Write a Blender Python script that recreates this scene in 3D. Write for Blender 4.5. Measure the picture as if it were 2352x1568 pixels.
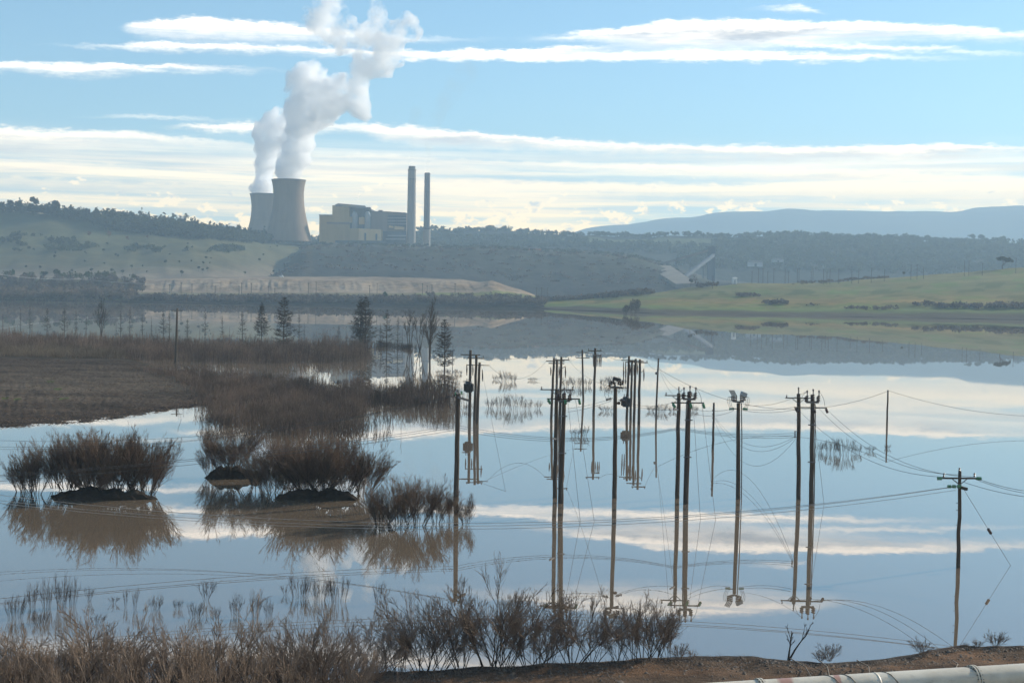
import bpy, math, random
import numpy as np
from mathutils import Vector, Matrix

for o in list(bpy.data.objects):
    bpy.data.objects.remove(o)
SC = bpy.context.scene
COL = SC.collection
rad = math.radians
rng = np.random.default_rng(11)
random.seed(11)

# ------------------------------------------------------------------ camera
CAM_H = 20.0                      # metres above the flood water
FPX, CX, CY = 3200.0, 1176.0, 784.0   # focal length and centre, in units of a 2352 x 1568 picture
PITCH, ROLL = math.atan(130 / FPX), rad(0.855)
CAMPOS = np.array([0.0, 0.0, CAM_H])
FWD = np.array([0, math.cos(PITCH), -math.sin(PITCH)])
_r0 = np.array([1.0, 0, 0]); _u0 = np.cross(_r0, FWD)
RGT = math.cos(ROLL) * _r0 + math.sin(ROLL) * _u0
UPV = math.cos(ROLL) * _u0 - math.sin(ROLL) * _r0

def ray(px, py):
    px = np.asarray(px, float); py = np.asarray(py, float)
    d = FWD * FPX + (px - CX)[..., None] * RGT + (CY - py)[..., None] * UPV
    return d
def at(px, py, D):
    """point seen in direction (px, py) at ground distance D ahead"""
    d = ray(px, py)
    return CAMPOS + d * (np.asarray(D, float) / d[..., 1])[..., None]
def wp(px, py, z=0.0):
    """point of the level z seen in direction (px, py)"""
    d = ray(px, py)
    return CAMPOS + d * ((z - CAM_H) / d[..., 2])[..., None]
def dist(px, py, z=0.0):
    return float(wp(px, py, z)[1])
def mpp(D):                       # metres per picture unit at distance D
    return D / FPX

cam_d = bpy.data.cameras.new("camera")
cam = bpy.data.objects.new("camera", cam_d); COL.objects.link(cam)
cam_d.sensor_width = 36.0
cam_d.lens = FPX / 2352.0 * 36.0
cam_d.clip_start = 0.5; cam_d.clip_end = 30000
M = Matrix.Identity(4)
for i, v in enumerate((RGT, UPV, -FWD)):
    for k in range(3): M[k][i] = v[k]
M.translation = Vector(CAMPOS)
cam.matrix_world = M
SC.camera = cam

# ------------------------------------------------------------------ light
SUN_AZ, SUN_EL = rad(58), rad(24)         # to the right of the view direction, ahead of the camera
SUN_STRENGTH = 4.6
SKY_STRENGTH = 0.104
CLOUD = 13.5                               # radiance of a lit cloud before SKY_STRENGTH
HAZE_DENSITY = 0.00016
SC.view_settings.view_transform = 'Standard'
SC.view_settings.look = 'None'
SC.view_settings.exposure = 0.46
SC.view_settings.gamma = 1.0
SC.view_settings.use_curve_mapping = False
SC.render.engine = 'CYCLES'
cy = SC.cycles
cy.use_denoising = True
cy.max_bounces = 32; cy.diffuse_bounces = 2; cy.glossy_bounces = 3
cy.transmission_bounces = 2; cy.volume_bounces = 32; cy.transparent_max_bounces = 8
cy.volume_step_rate = 1.0; cy.volume_max_steps = 128
cy.caustics_reflective = False; cy.caustics_refractive = False

sun_d = bpy.data.lights.new("sun", 'SUN')
sun_d.energy = SUN_STRENGTH; sun_d.angle = rad(0.53); sun_d.color = (1.0, 0.90, 0.76)
sun = bpy.data.objects.new("sun", sun_d); COL.objects.link(sun)
to_sun = Vector((math.sin(SUN_AZ) * math.cos(SUN_EL), math.cos(SUN_AZ) * math.cos(SUN_EL), math.sin(SUN_EL)))
sun.rotation_euler = to_sun.to_track_quat('Z', 'Y').to_euler()
sun.location = to_sun * 200

# ------------------------------------------------------------------ node helpers
class NT:
    """small expression builder for shader node trees"""
    def __init__(s, tree): s.t = tree
    def node(s, kind, **kw):
        n = s.t.nodes.new(kind)
        for k, v in kw.items(): setattr(n, k, v)
        return n
    def put(s, sock, v):
        if hasattr(v, 'is_linked'): s.t.links.new(v, sock)
        elif v is not None: sock.default_value = v
    def m(s, op, a, b=None, c=None, clamp=False):
        n = s.node('ShaderNodeMath', operation=op, use_clamp=clamp)
        for i, v in enumerate((a, b, c)):
            if v is not None: s.put(n.inputs[i], v)
        return n.outputs[0]
    def add(s, a, b): return s.m('ADD', a, b)
    def sub(s, a, b): return s.m('SUBTRACT', a, b)
    def mul(s, a, b): return s.m('MULTIPLY', a, b)
    def smooth(s, v, lo, hi, a=0.0, b=1.0):
        n = s.node('ShaderNodeMapRange', interpolation_type='SMOOTHSTEP')
        s.put(n.inputs[0], v); s.put(n.inputs[1], lo); s.put(n.inputs[2], hi)
        n.inputs[3].default_value = a; n.inputs[4].default_value = b
        return n.outputs[0]
    def lin(s, v, lo, hi, a=0.0, b=1.0):
        n = s.node('ShaderNodeMapRange')
        s.put(n.inputs[0], v)
        for i, q in enumerate((lo, hi, a, b)): s.put(n.inputs[i + 1], q)
        return n.outputs[0]
    def vec(s, x, y, z=0.0):
        n = s.node('ShaderNodeCombineXYZ')
        for i, v in enumerate((x, y, z)): s.put(n.inputs[i], v)
        return n.outputs[0]
    def sep(s, v):
        n = s.node('ShaderNodeSeparateXYZ'); s.put(n.inputs[0], v); return n.outputs
    def noise(s, vec, scale=1.0, detail=4.0, rough=0.55, dist=0.0):
        n = s.node('ShaderNodeTexNoise')
        s.put(n.inputs['Vector'], vec)
        n.inputs['Scale'].default_value = scale; n.inputs['Detail'].default_value = detail
        n.inputs['Roughness'].default_value = rough; n.inputs['Distortion'].default_value = dist
        return n.outputs[0]
    def mix(s, f, a, b):
        n = s.node('ShaderNodeMix', data_type='RGBA')
        s.put(n.inputs[0], f)
        for i, v in ((6, a), (7, b)):
            if isinstance(v, tuple) and len(v) == 3: v = (*v, 1)
            s.put(n.inputs[i], v)
        return n.outputs[2]
    def mulc(s, c, k):
        n = s.node('ShaderNodeVectorMath', operation='MULTIPLY')
        s.put(n.inputs[0], c); s.put(n.inputs[1], k); return n.outputs[0]
    def scale(s, c, k):
        n = s.node('ShaderNodeVectorMath', operation='SCALE')
        s.put(n.inputs[0], c); s.put(n.inputs['Scale'], k); return n.outputs[0]
    def curve(s, v, pts):
        n = s.node('ShaderNodeFloatCurve'); s.put(n.inputs['Value'], v)
        c = n.mapping.curves[0]
        pts = sorted(pts)
        while len(c.points) < len(pts): c.points.new(0.5, 0.5)
        for p, (x, y) in zip(c.points, pts):
            p.location = (x, y); p.handle_type = 'AUTO_CLAMPED'
        n.mapping.use_clip = False
        n.mapping.update()
        return n.outputs[0]

# ------------------------------------------------------------------ sky with stratus bands
world = bpy.data.worlds.new("World"); SC.world = world
world.use_nodes = True
wt = world.node_tree; wt.nodes.clear()
W = NT(wt)
tc = W.node('ShaderNodeTexCoord').outputs['Generated']
sky = W.node('ShaderNodeTexSky', sky_type='NISHITA')
sky.sun_disc = False; sky.sun_elevation = SUN_EL; sky.sun_rotation = SUN_AZ
sky.altitude = 100; sky.air_density = 1.0; sky.dust_density = 0.3; sky.ozone_density = 2.2
dx, dy, dz = W.sep(tc)
az = W.m('ARCTAN2', dx, dy)
el = W.m('ARCSINE', dz)
U = W.add(W.mul(az, FPX), CX)              # angular units (1 rad = 3200)
V = W.mul(el, FPX)
KU, OU, KV = 4000.0, 1000.0, 800.0
un = W.m('DIVIDE', W.add(U, OU), KU)
def ang(px, py):
    d = ray(px, py); d = d / np.linalg.norm(d)
    return CX + FPX * math.atan2(d[0], d[1]), FPX * math.asin(d[2])
wv = W.vec(W.mul(U, 1 / 60.0), W.mul(V, 1 / 20.0), 3.7)
n1 = W.sub(W.noise(wv, 1.0, 8.0, 0.68), 0.5)
wv2 = W.vec(W.mul(U, 1 / 400.0), W.mul(V, 1 / 40.0), 9.1)
n2 = W.sub(W.noise(wv2, 1.0, 3.0, 0.5), 0.5)
Vw = W.add(V, W.add(W.mul(n1, 38.0), W.mul(n2, 14.0)))
fib = W.noise(W.vec(W.mul(U, 1 / 260.0), W.mul(V, 1 / 7.0), 1.3), 1.0, 5.0, 0.62)   # long fibres
A = None; SH = None
def layer(a, sh):
    global A, SH
    if A is None: A, SH = a, sh; return
    SH = W.add(W.mul(SH, W.sub(1.0, a)), W.mul(sh, a))
    A = W.sub(1.0, W.mul(W.sub(1.0, A), W.sub(1.0, a)))
def band(top, bot, st=8.0, sb=14.0, grey=0.5, strength=1.0):
    def cv(pts):
        q = [ang(*p) for p in pts]
        q = [((u + OU) / KU, v / KV) for u, v in q]
        return W.mul(W.curve(un, q), KV)
    T, B = cv(top), cv(bot)
    a = W.mul(W.smooth(W.sub(T, Vw), -3.0, st * 1.6), W.smooth(W.sub(Vw, B), -6.0, sb * 1.9))
    a = W.mul(a, W.smooth(fib, 0.28, 0.54, 0.6, 1.0))
    a = W.mul(a, strength)
    t = W.m('DIVIDE', W.sub(T, Vw), W.m('MAXIMUM', W.sub(T, B), 10.0), clamp=True)
    thick = W.smooth(W.sub(T, B), 14.0, 60.0)
    hump = W.mul(W.mul(W.smooth(t, 0.14, 0.5), W.smooth(t, 1.0, 0.78)), W.smooth(W.noise(W.vec(W.mul(U, 1 / 300.0), W.mul(V, 1 / 40.0), 4.4), 1.0, 4.0), 0.3, 0.55, 0.35, 1.0))
    sh = W.sub(1.0, W.mul(W.mul(hump, thick), grey))
    layer(a, sh)
# low veil of thin streaks, all round the horizon
veil_m = W.mul(W.smooth(V, 345.0, 235.0), W.smooth(V, -30.0, 10.0))
veil_n = W.noise(W.vec(W.mul(U, 1 / 900.0), W.mul(W.add(V, W.mul(n2, 14.0)), 1 / 26.0), 5.5), 1.0, 5.0, 0.62)
veil_n2 = W.noise(W.vec(W.mul(U, 1 / 700.0), W.mul(W.add(V, W.mul(n2, 14.0)), 1 / 30.0), 8.8), 1.0, 4.0, 0.55)
layer(W.mul(veil_m, W.smooth(veil_n, 0.36, 0.60, 0.22, 1.0)), W.smooth(veil_n2, 0.36, 0.62, 0.58, 1.0))
# scattered streaks elsewhere in the sky (also outside the view)
gen_n = W.noise(W.vec(W.mul(U, 1 / 1500.0), W.mul(V, 1 / 110.0), 2.2), 1.0, 6.0, 0.6)
layer(W.mul(W.smooth(gen_n, 0.58, 0.70), W.smooth(V, 640.0, 900.0)), W.smooth(gen_n, 0.80, 0.62, 0.75, 1.0))
# the bands one can see (edges as lists of directions)
band([(270, 66), (330, 44), (480, 40), (700, 57), (900, 76), (1120, 86)], [(270, 68), (330, 92), (480, 102), (700, 106), (900, 102), (1120, 92)], 6, 22, .30)
band([(130, 105), (400, 96), (700, 106), (900, 116), (1100, 112), (1450, 104)], [(130, 106), (400, 118), (700, 124), (900, 134), (1100, 138), (1450, 112)], 5, 9, .12)
band([(1190, 90), (1350, 70), (1640, 43), (1900, 47), (2120, 55), (2352, 70), (2900, 90)], [(1190, 93), (1350, 104), (1500, 120), (1640, 122), (1900, 108), (2120, 98), (2352, 100), (2900, 110)], 6, 18, .75)
band([(1100, 121), (1400, 114), (1640, 108), (1900, 116), (2240, 132)], [(1100, 138), (1400, 140), (1640, 141), (1900, 142), (2240, 135)], 12, 6, .0)
band([(1700, 92), (1900, 96), (2100, 104), (2352, 122)], [(1700, 98), (1900, 112), (2100, 120), (2352, 128)], 6, 8, .0, .9)
band([(1740, 16), (1800, 10), (1850, 12), (1890, 28)], [(1740, 20), (1800, 24), (1850, 30), (1890, 32)], 5, 8, 0, .7)
band([(-700, 120), (-200, 140), (0, 139), (300, 145), (500, 153), (660, 161)], [(-700, 125), (-200, 168), (0, 168), (140, 178), (300, 172), (500, 170), (660, 165)], 6, 11, .25)
band([(220, 266), (320, 260), (430, 268), (540, 274)], [(220, 268), (320, 270), (430, 276), (540, 276)], 5, 6, 0, .7)
band([(380, 290), (480, 282), (580, 280), (700, 284)], [(380, 294), (480, 302), (580, 304), (700, 300)], 5, 8, .1)
band([(-900, 280), (0, 290), (150, 295), (300, 303), (450, 316), (600, 330), (760, 338)], [(-900, 350), (0, 365), (150, 356), (300, 352), (450, 350), (600, 355), (760, 350)], 6, 26, .85)
band([(700, 310), (790, 284), (900, 285), (1000, 292), (1200, 312), (1500, 327), (1900, 333), (2200, 329), (2352, 333), (3000, 345)], [(700, 318), (790, 306), (900, 330), (1000, 345), (1200, 352), (1500, 364), (1900, 382), (2200, 376), (2352, 362), (3000, 360)], 6, 16, .75)
band([(640, 350), (760, 350), (1000, 362), (1300, 372), (1600, 378), (1900, 388), (2352, 402), (2900, 415)], [(640, 365), (760, 378), (1000, 388), (1300, 400), (1600, 420), (1900, 430), (2352, 430), (2900, 440)], 6, 24, .55)
band([(-900, 360), (0, 366), (300, 380), (600, 398), (800, 408), (1000, 412)], [(-900, 380), (0, 386), (300, 400), (600, 414), (800, 430), (1000, 440)], 7, 16, .2, .95)
band([(-900, 395), (0, 402), (300, 412), (600, 425), (1000, 430), (1500, 428), (2352, 445), (3000, 450)], [(-900, 420), (0, 440), (300, 452), (600, 455), (1000, 452), (1500, 446), (2352, 460), (3000, 470)], 8, 20, .4, .85)
band([(950, -60), (1150, -85), (1500, -115), (1800, -100), (2050, -70)], [(950, -55), (1150, -48), (1500, -20), (1800, -30), (2050, -62)], 10, 30, .45, .9)
band([(-300, -200), (300, -260), (900, -250), (1500, -280)], [(-300, -190), (300, -190), (900, -180), (1500, -260)], 10, 30, .45, .8)
# small cumulus near the horizon
cu = W.noise(W.vec(W.mul(U, 1 / 62.0), W.mul(V, 1 / 34.0), 6.0), 1.0, 6.0, 0.6)
cu_top = W.mul(W.noise(W.vec(W.mul(U, 1 / 330.0), 0.4, 0.0), 1.0, 2.0, 0.5), 500.0)
cu_a = W.mul(W.smooth(W.sub(cu, W.lin(V, 110.0, 280.0, 0.0, 0.30)), 0.41, 0.47), W.smooth(W.sub(cu_top, V), -60.0, 10.0))
cu_sh = W.smooth(W.noise(W.vec(W.mul(U, 1 / 40.0), W.mul(V, 1 / 26.0), 2.0), 1.0, 4.0), 0.32, 0.56, 0.35, 1.25)
layer(W.mul(cu_a, 0.95), cu_sh)
low = W.smooth(V, 420.0, 60.0)              # the lower the cloud, the creamier
ccol = W.mix(low, (1.28, 1.10, .90), (1.74, 1.13, 0.35))
gcol = W.mix(low, (0.18, 0.225, 0.29), (0.56, 0.51, 0.43))
cloudc = W.scale(W.mix(W.lin(SH, 0.15, 1.0), gcol, ccol), CLOUD)
skyc = W.mulc(sky.outputs[0], (0.77, 1.02, 1.09))
fin = W.mix(A, skyc, cloudc)
bg = W.node('ShaderNodeBackground'); W.put(bg.inputs[0], fin); bg.inputs[1].default_value = SKY_STRENGTH
wo = W.node('ShaderNodeOutputWorld'); wt.links.new(bg.outputs[0], wo.inputs[0])

# ------------------------------------------------------------------ object helpers
def tag(o, label=None, cat=None, group=None, kind=None):
    if label: o['label'] = label
    if cat: o['category'] = cat
    if group: o['group'] = group
    if kind: o['kind'] = kind
    return o
def link(name, me, mat=None, parent=None):
    o = bpy.data.objects.new(name, me); COL.objects.link(o)
    if mat is not None and me is not None and not me.materials: me.materials.append(mat)
    if parent is not None: o.parent = parent
    return o
def empty(name, loc):
    o = bpy.data.objects.new(name, None); COL.objects.link(o)
    o.location = Vector(loc); o.empty_display_size = 0.5
    return o
def mesh(name, verts, faces=None, quads=None, smooth=False, cols=None):
    me = bpy.data.meshes.new(name)
    verts = np.asarray(verts, np.float32).reshape(-1, 3)
    if quads is not None:
        q = np.asarray(quads, np.int32); k = q.shape[1]
        me.vertices.add(len(verts)); me.vertices.foreach_set('co', verts.ravel())
        me.loops.add(q.size); me.loops.foreach_set('vertex_index', q.ravel())
        me.polygons.add(len(q))
        me.polygons.foreach_set('loop_start', np.arange(0, q.size, k, dtype=np.int32))
        if smooth: me.polygons.foreach_set('use_smooth', np.ones(len(q), bool))
    else:
        me.from_pydata([tuple(map(float, v)) for v in verts], [], faces)
        if smooth:
            for p in me.polygons: p.use_smooth = True
    if cols is not None:
        at_ = me.color_attributes.new('Col', 'FLOAT_COLOR', 'POINT')
        c = np.ones((len(verts), 4), np.float32); c[:, :3] = cols
        at_.data.foreach_set('color', c.ravel())
    me.update(calc_edges=True); me.validate()
    return me
class MB:
    """collects simple shapes into one mesh (world or local coordinates)"""
    def __init__(s): s.v = []; s.f = []
    def _add(s, v, f):
        n = len(s.v); s.v += [tuple(map(float, q)) for q in v]; s.f += [tuple(i + n for i in g) for g in f]
    def hexa(s, p):       # 8 corners: bottom 4 then top 4
        s._add(p, [(3, 2, 1, 0), (4, 5, 6, 7), (0, 1, 5, 4), (1, 2, 6, 5), (2, 3, 7, 6), (3, 0, 4, 7)]); return s
    def box(s, x0, x1, y0, y1, z0, z1):
        return s.hexa([(x0, y0, z0), (x1, y0, z0), (x1, y1, z0), (x0, y1, z0), (x0, y0, z1), (x1, y0, z1), (x1, y1, z1), (x0, y1, z1)])
    def bar(s, a, b, w, h):   # a square bar from a to b
        a, b = np.array(a, float), np.array(b, float); t = b - a; t /= np.linalg.norm(t)
        up = np.array([0, 0, 1.0]) if abs(t[2]) < .9 else np.array([0, 1.0, 0])
        x = np.cross(t, up); x /= np.linalg.norm(x); y = np.cross(x, t)
        c = [(-x * w - y * h), (x * w - y * h), (x * w + y * h), (-x * w + y * h)]
        return s.hexa([a + q for q in c] + [b + q for q in c])
    def tube(s, pts, r, n=6, cap=True):
        pts = np.asarray(pts, float); k = len(pts)
        r = np.full(k, r) if np.isscalar(r) else np.asarray(r, float)
        v = []
        for i in range(k):
            t = pts[min(i + 1, k - 1)] - pts[max(i - 1, 0)]; t = t / (np.linalg.norm(t) + 1e-9)
            up = np.array([0, 0, 1.0]) if abs(t[2]) < .95 else np.array([0, 1.0, 0])
            x = np.cross(t, up); x /= np.linalg.norm(x); y = np.cross(x, t)
            for j in range(n):
                a = 2 * math.pi * j / n
                v.append(pts[i] + r[i] * (math.cos(a) * x + math.sin(a) * y))
        f = [(i * n + j, i * n + (j + 1) % n, (i + 1) * n + (j + 1) % n, (i + 1) * n + j) for i in range(k - 1) for j in range(n)]
        if cap: f += [tuple(range(n))[::-1], tuple(range((k - 1) * n, k * n))]
        s._add(v, f); return s
    def lathe(s, prof, n=16, loc=(0, 0, 0), cap=True):   # prof: list of (r, z)
        v = [(loc[0] + r * math.cos(2 * math.pi * j / n), loc[1] + r * math.sin(2 * math.pi * j / n), loc[2] + z) for r, z in prof for j in range(n)]
        k = len(prof)
        f = [(i * n + j, i * n + (j + 1) % n, (i + 1) * n + (j + 1) % n, (i + 1) * n + j) for i in range(k - 1) for j in range(n)]
        if cap: f += [tuple(range(n))[::-1], tuple(range((k - 1) * n, k * n))]
        s._add(v, f); return s
    def build(s, name, mat, parent=None, smooth=False):
        v = np.array(s.v)
        if parent is not None: v = v - np.array(parent.matrix_basis.translation)
        return link(name, mesh(name, v, s.f, smooth=smooth), mat, parent)

# ------------------------------------------------------------------ materials
def new_mat(name):
    m = bpy.data.materials.new(name); m.use_nodes = True
    m.node_tree.nodes.clear()
    N = NT(m.node_tree)
    out = N.node('ShaderNodeOutputMaterial')
    return m, N, out
def pbsdf(N, out, color, rough=0.8, spec=0.2, normal=None, **kw):
    b = N.node('ShaderNodeBsdfPrincipled')
    if isinstance(color, tuple): color = (*color[:3], 1)
    N.put(b.inputs['Base Color'], color); N.put(b.inputs['Roughness'], rough)
    b.inputs['Specular IOR Level'].default_value = spec
    if normal is not None: N.put(b.inputs['Normal'], normal)
    for k, v in kw.items(): N.put(b.inputs[k], v)
    N.t.links.new(b.outputs[0], out.inputs['Surface'])
    return b
def bump(N, h, strength=0.3, distance=0.1):
    b = N.node('ShaderNodeBump'); N.put(b.inputs['Height'], h)
    b.inputs['Strength'].default_value = strength; b.inputs['Distance'].default_value = distance
    return b.outputs[0]
def pos(N): return N.node('ShaderNodeNewGeometry').outputs['Position']
def objc(N): return N.node('ShaderNodeTexCoord').outputs['Object']
def noisy(name, c1, c2, scale, rough=0.85, detail=5, stretch=(1, 1, 1), bump_s=0.0, bump_d=0.1, spec=0.2, lo=.35, hi=.65):
    m, N, out = new_mat(name)
    v = N.mulc(objc(N), stretch)
    n = N.noise(v, scale, detail, 0.6)
    c = N.mix(N.smooth(n, lo, hi), c1, c2)
    nm = bump(N, N.noise(v, scale * 3, 4), bump_s, bump_d) if bump_s else None
    pbsdf(N, out, c, rough, spec, nm)
    return m
def twig_mat(name, c1, c2, scale=0.6):
    m, N, out = new_mat(name)
    v = objc(N)
    c = N.mix(N.smooth(N.noise(v, scale, 3), .35, .65), c1, c2)
    c = N.mix(N.lin(N.noise(v, scale * 9, 2), .3, .7, 0, .5), c, (c1[0] * .5, c1[1] * .5, c1[2] * .5))
    pbsdf(N, out, c, 0.9, 0.1)
    return m
def leaf_mat(name, c1, c2, scale=0.02):
    m, N, out = new_mat(name)
    v = pos(N)
    c = N.mix(N.smooth(N.noise(v, scale, 4), .36, .64), c1, c2)
    d = N.node('ShaderNodeBsdfDiffuse'); N.put(d.inputs[0], c)
    t = N.node('ShaderNodeBsdfTranslucent'); N.put(t.inputs[0], c)
    x = N.node('ShaderNodeMixShader'); x.inputs[0].default_value = 0.38
    m.node_tree.links.new(d.outputs[0], x.inputs[1]); m.node_tree.links.new(t.outputs[0], x.inputs[2])
    m.node_tree.links.new(x.outputs[0], out.inputs['Surface'])
    return m
def terrain_mat(name, s_big=0.01, s_small=0.08, amt=0.35, bump_s=0.4, bump_d=1.0, streak=(1, 1, 1)):
    """the ground's own colour comes from the attribute Col, broken up by noise"""
    m, N, out = new_mat(name)
    a = N.node('ShaderNodeAttribute'); a.attribute_name = 'Col'
    p = N.mulc(pos(N), streak)
    n1 = N.noise(p, s_big, 5, 0.6); n2 = N.noise(p, s_small, 4, 0.65)
    k = N.add(N.lin(n1, .25, .75, 1 - amt, 1 + amt), N.lin(n2, .25, .75, -amt * .6, amt * .6))
    c = N.scale(a.outputs['Color'], k)
    c = N.mix(N.smooth(N.noise(p, s_small * .4, 3), .5, .7, 0, .45), c, N.mulc(c, (1.25, 1.05, .8)))
    pbsdf(N, out, c, 0.95, 0.05, bump(N, n2, bump_s, bump_d))
    return m

# ------------------------------------------------------------------ ground, water, haze
M_bed = noisy('lake_bed_mud', (.06, .045, .03), (.09, .07, .05), 0.02)
g = MB(); S = 9000
me = mesh('ground', [(-S, -1500, -3), (S, -1500, -3), (S, 9500, -3), (-S, 9500, -3)], [(0, 1, 2, 3)])
tag(link('ground', me, M_bed), 'brown earth under and beyond the flood', kind='structure')

M_water, N, out = new_mat('flood_water')
p = pos(N)
rip = N.noise(N.mulc(p, (1, 0.5, 1)), 1.6, 3, 0.5)
rip2 = N.noise(N.mulc(p, (1, 0.35, 1)), 0.05, 3, 0.5)
silt = N.mix(N.smooth(N.noise(p, 0.006, 4), .35, .65), (.165, .124, .084), (.195, .147, .100))
nrm = bump(N, N.mul(rip, N.smooth(rip2, .38, .7, .25, 1.0)), 0.018, 0.05)
fr = N.node('ShaderNodeFresnel'); fr.inputs[0].default_value = 1.45
gl = N.node('ShaderNodeBsdfGlossy'); gl.inputs['Roughness'].default_value = 0.0; gl.inputs[0].default_value = (1, 1, 1, 1)
N.put(gl.inputs['Normal'], nrm)
df = N.node('ShaderNodeBsdfDiffuse'); N.put(df.inputs[0], silt)
mx = N.node('ShaderNodeMixShader'); N.put(mx.inputs[0], N.lin(fr.outputs[0], 0, 1, .18, .97))
for i_, q_ in ((1, df), (2, gl)): M_water.node_tree.links.new(q_.outputs[0], mx.inputs[i_])
M_water.node_tree.links.new(mx.outputs[0], out.inputs['Surface'])
xs = np.linspace(-1100, 1100, 12)
me = mesh('water', [(-1200, 45, 0), (1200, 45, 0), (1200, 1420, 0), (-1200, 1420, 0)], [(0, 1, 2, 3)])
tag(link('water', me, M_water), 'calm silty brown flood water mirroring the sky', kind='structure')

M_haze = bpy.data.materials.new('winter_haze'); M_haze.use_nodes = True
ht = M_haze.node_tree; ht.nodes.clear(); H = NT(ht)
ho = H.node('ShaderNodeOutputMaterial'); pv = H.node('ShaderNodeVolumePrincipled')
pv.inputs['Color'].default_value = (0.58, 0.82, 1.0, 1)
pv.inputs['Density'].default_value = HAZE_DENSITY
pv.inputs['Anisotropy'].default_value = 0.10
ht.links.new(pv.outputs[0], ho.inputs['Volume'])
hb = MB().box(-9200, 9200, -1600, 9700, -4, 640)
tag(hb.build('haze', M_haze), 'pale blue winter haze filling the valley', kind='stuff')

# ------------------------------------------------------------------ terrain lofted through contour lines
def fract(x, y, s, seed=0, oct_=4):
    """cheap smooth pseudo noise from sines, -1..1"""
    r = np.random.default_rng(seed); v = 0; a = 1; tot = 0
    for o in range(oct_):
        for k in range(3):
            th = r.uniform(0, 6.28); ph = r.uniform(0, 6.28); f = 6.283 / s * (1.9 ** o) * r.uniform(.8, 1.2)
            v = v + a * np.sin(f * (x * math.cos(th) + y * math.sin(th)) + ph) / 3
        tot += a; a *= .55
    return v / tot * 1.6
class Loft:
    def __init__(s, contours, x0, x1, nx, sub, amp=0.0, scale=60.0, seed=1, soft=0):
        """contours: list of (pts [(px,py)..], D number or [(px,D)..], colour)"""
        s.px = np.linspace(x0, x1, nx)
        rows = []; cols = []; s.row_t = []
        cc = []
        for pts, D, c in contours:
            pts = sorted(pts); y = np.interp(s.px, [p[0] for p in pts], [p[1] for p in pts])
            # slight smoothing of the polyline
            y = np.convolve(np.pad(y, 2, 'edge'), [.1, .2, .4, .2, .1], 'valid')
            if not np.isscalar(D):
                D = np.interp(s.px, [p[0] for p in D], [p[1] for p in D])
                if soft: D = np.convolve(np.pad(D, soft, 'edge'), np.hanning(2 * soft + 3)[1:-1] / np.hanning(2 * soft + 3).sum(), 'valid')
            if isinstance(c, tuple): c = np.tile(np.array(c), (nx, 1))
            cc.append((at(s.px, y, D * np.ones(nx)), c))
        for i in range(len(cc) - 1):
            for k in range(sub):
                t = k / sub
                rows.append(cc[i][0] * (1 - t) + cc[i + 1][0] * t); cols.append(cc[i][1] * (1 - t) + cc[i + 1][1] * t)
        rows.append(cc[-1][0]); cols.append(cc[-1][1])
        s.P = np.array(rows); s.C = np.array(cols); s.nc = len(cc); s.sub = sub
        if amp:
            n = fract(s.P[..., 0], s.P[..., 1], scale, seed)
            w = np.ones(len(s.P)); w[0] = 0; w[1] = min(.5, 1)
            s.P[..., 2] += amp * n * w[:, None]
    def point(s, px, t):
        """t in contour units (0 first contour, 1 second ..)"""
        r = np.clip(t * s.sub, 0, len(s.P) - 1.001); i = int(r); f = r - i
        row = s.P[i] * (1 - f) + s.P[i + 1] * f
        return np.array([np.interp(px, s.px, row[:, k]) for k in range(3)])
    def build(s, name, mat, label, skirt=True):
        P, C = s.P, s.C
        if skirt:
            b = P[-1].copy(); b[:, 1] += 60; b[:, 2] = -4
            f = P[0].copy(); f[:, 2] = -4
            P = np.concatenate([f[None], P, b[None]]); C = np.concatenate([C[:1], C, C[-1:]])
        ny, nx = P.shape[:2]
        i = np.arange(ny - 1)[:, None] * nx + np.arange(nx - 1)[None]
        q = np.stack([i, i + 1, i + nx + 1, i + nx], -1).reshape(-1, 4)
        me = mesh(name, P.reshape(-1, 3), quads=q, smooth=True, cols=C.reshape(-1, 3))
        return tag(link(name, me, mat), label, kind='structure')
GRASS = (.098, .098, .048); GRASS_D = (.07, .074, .038); GRASS_L = (.13, .122, .062); SCRUB = (.055, .045, .034)
TAN = (.29, .222, .155); TAN_D = (.19, .155, .115); WET = (.05, .04, .032); DARKV = (.035, .04, .032); YEL = (.20, .145, .048)
M_field = terrain_mat('pasture_ground', 0.008, 0.06, .3, .5, 1.5)
M_bank = terrain_mat('eroded_spoil_bank', 0.02, 0.12, .5, .8, 2.0, (1, 1, 2))
M_dark = terrain_mat('scrub_slope_ground', 0.012, 0.06, .45, .9, 4.0)
M_mount = terrain_mat('forested_mountain', 0.002, 0.02, .15, .3, 6.0)

def hor(px): return 654 + (px - 1176) * .01496
# distant mountains
mt = Loft([([(-400, 640), (2900, 640)], 6600, (.05, .07, .06)),
           ([(-400, 520), (380, 528), (470, 523), (500, 519), (540, 520), (580, 530), (700, 560), (1300, 545), (1340, 528), (1420, 513), (1500, 504), (1590, 500), (1690, 486), (1790, 478), (1870, 485), (2000, 484), (2080, 486), (2200, 484), (2260, 477), (2352, 472), (2600, 455), (2900, 470)], 8000, (.05, .07, .06))],
          -400, 2900, 260, 10, 14, 700, 3)
mt.build('mountains', M_mount, 'long blue mountain range on the horizon')
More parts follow.
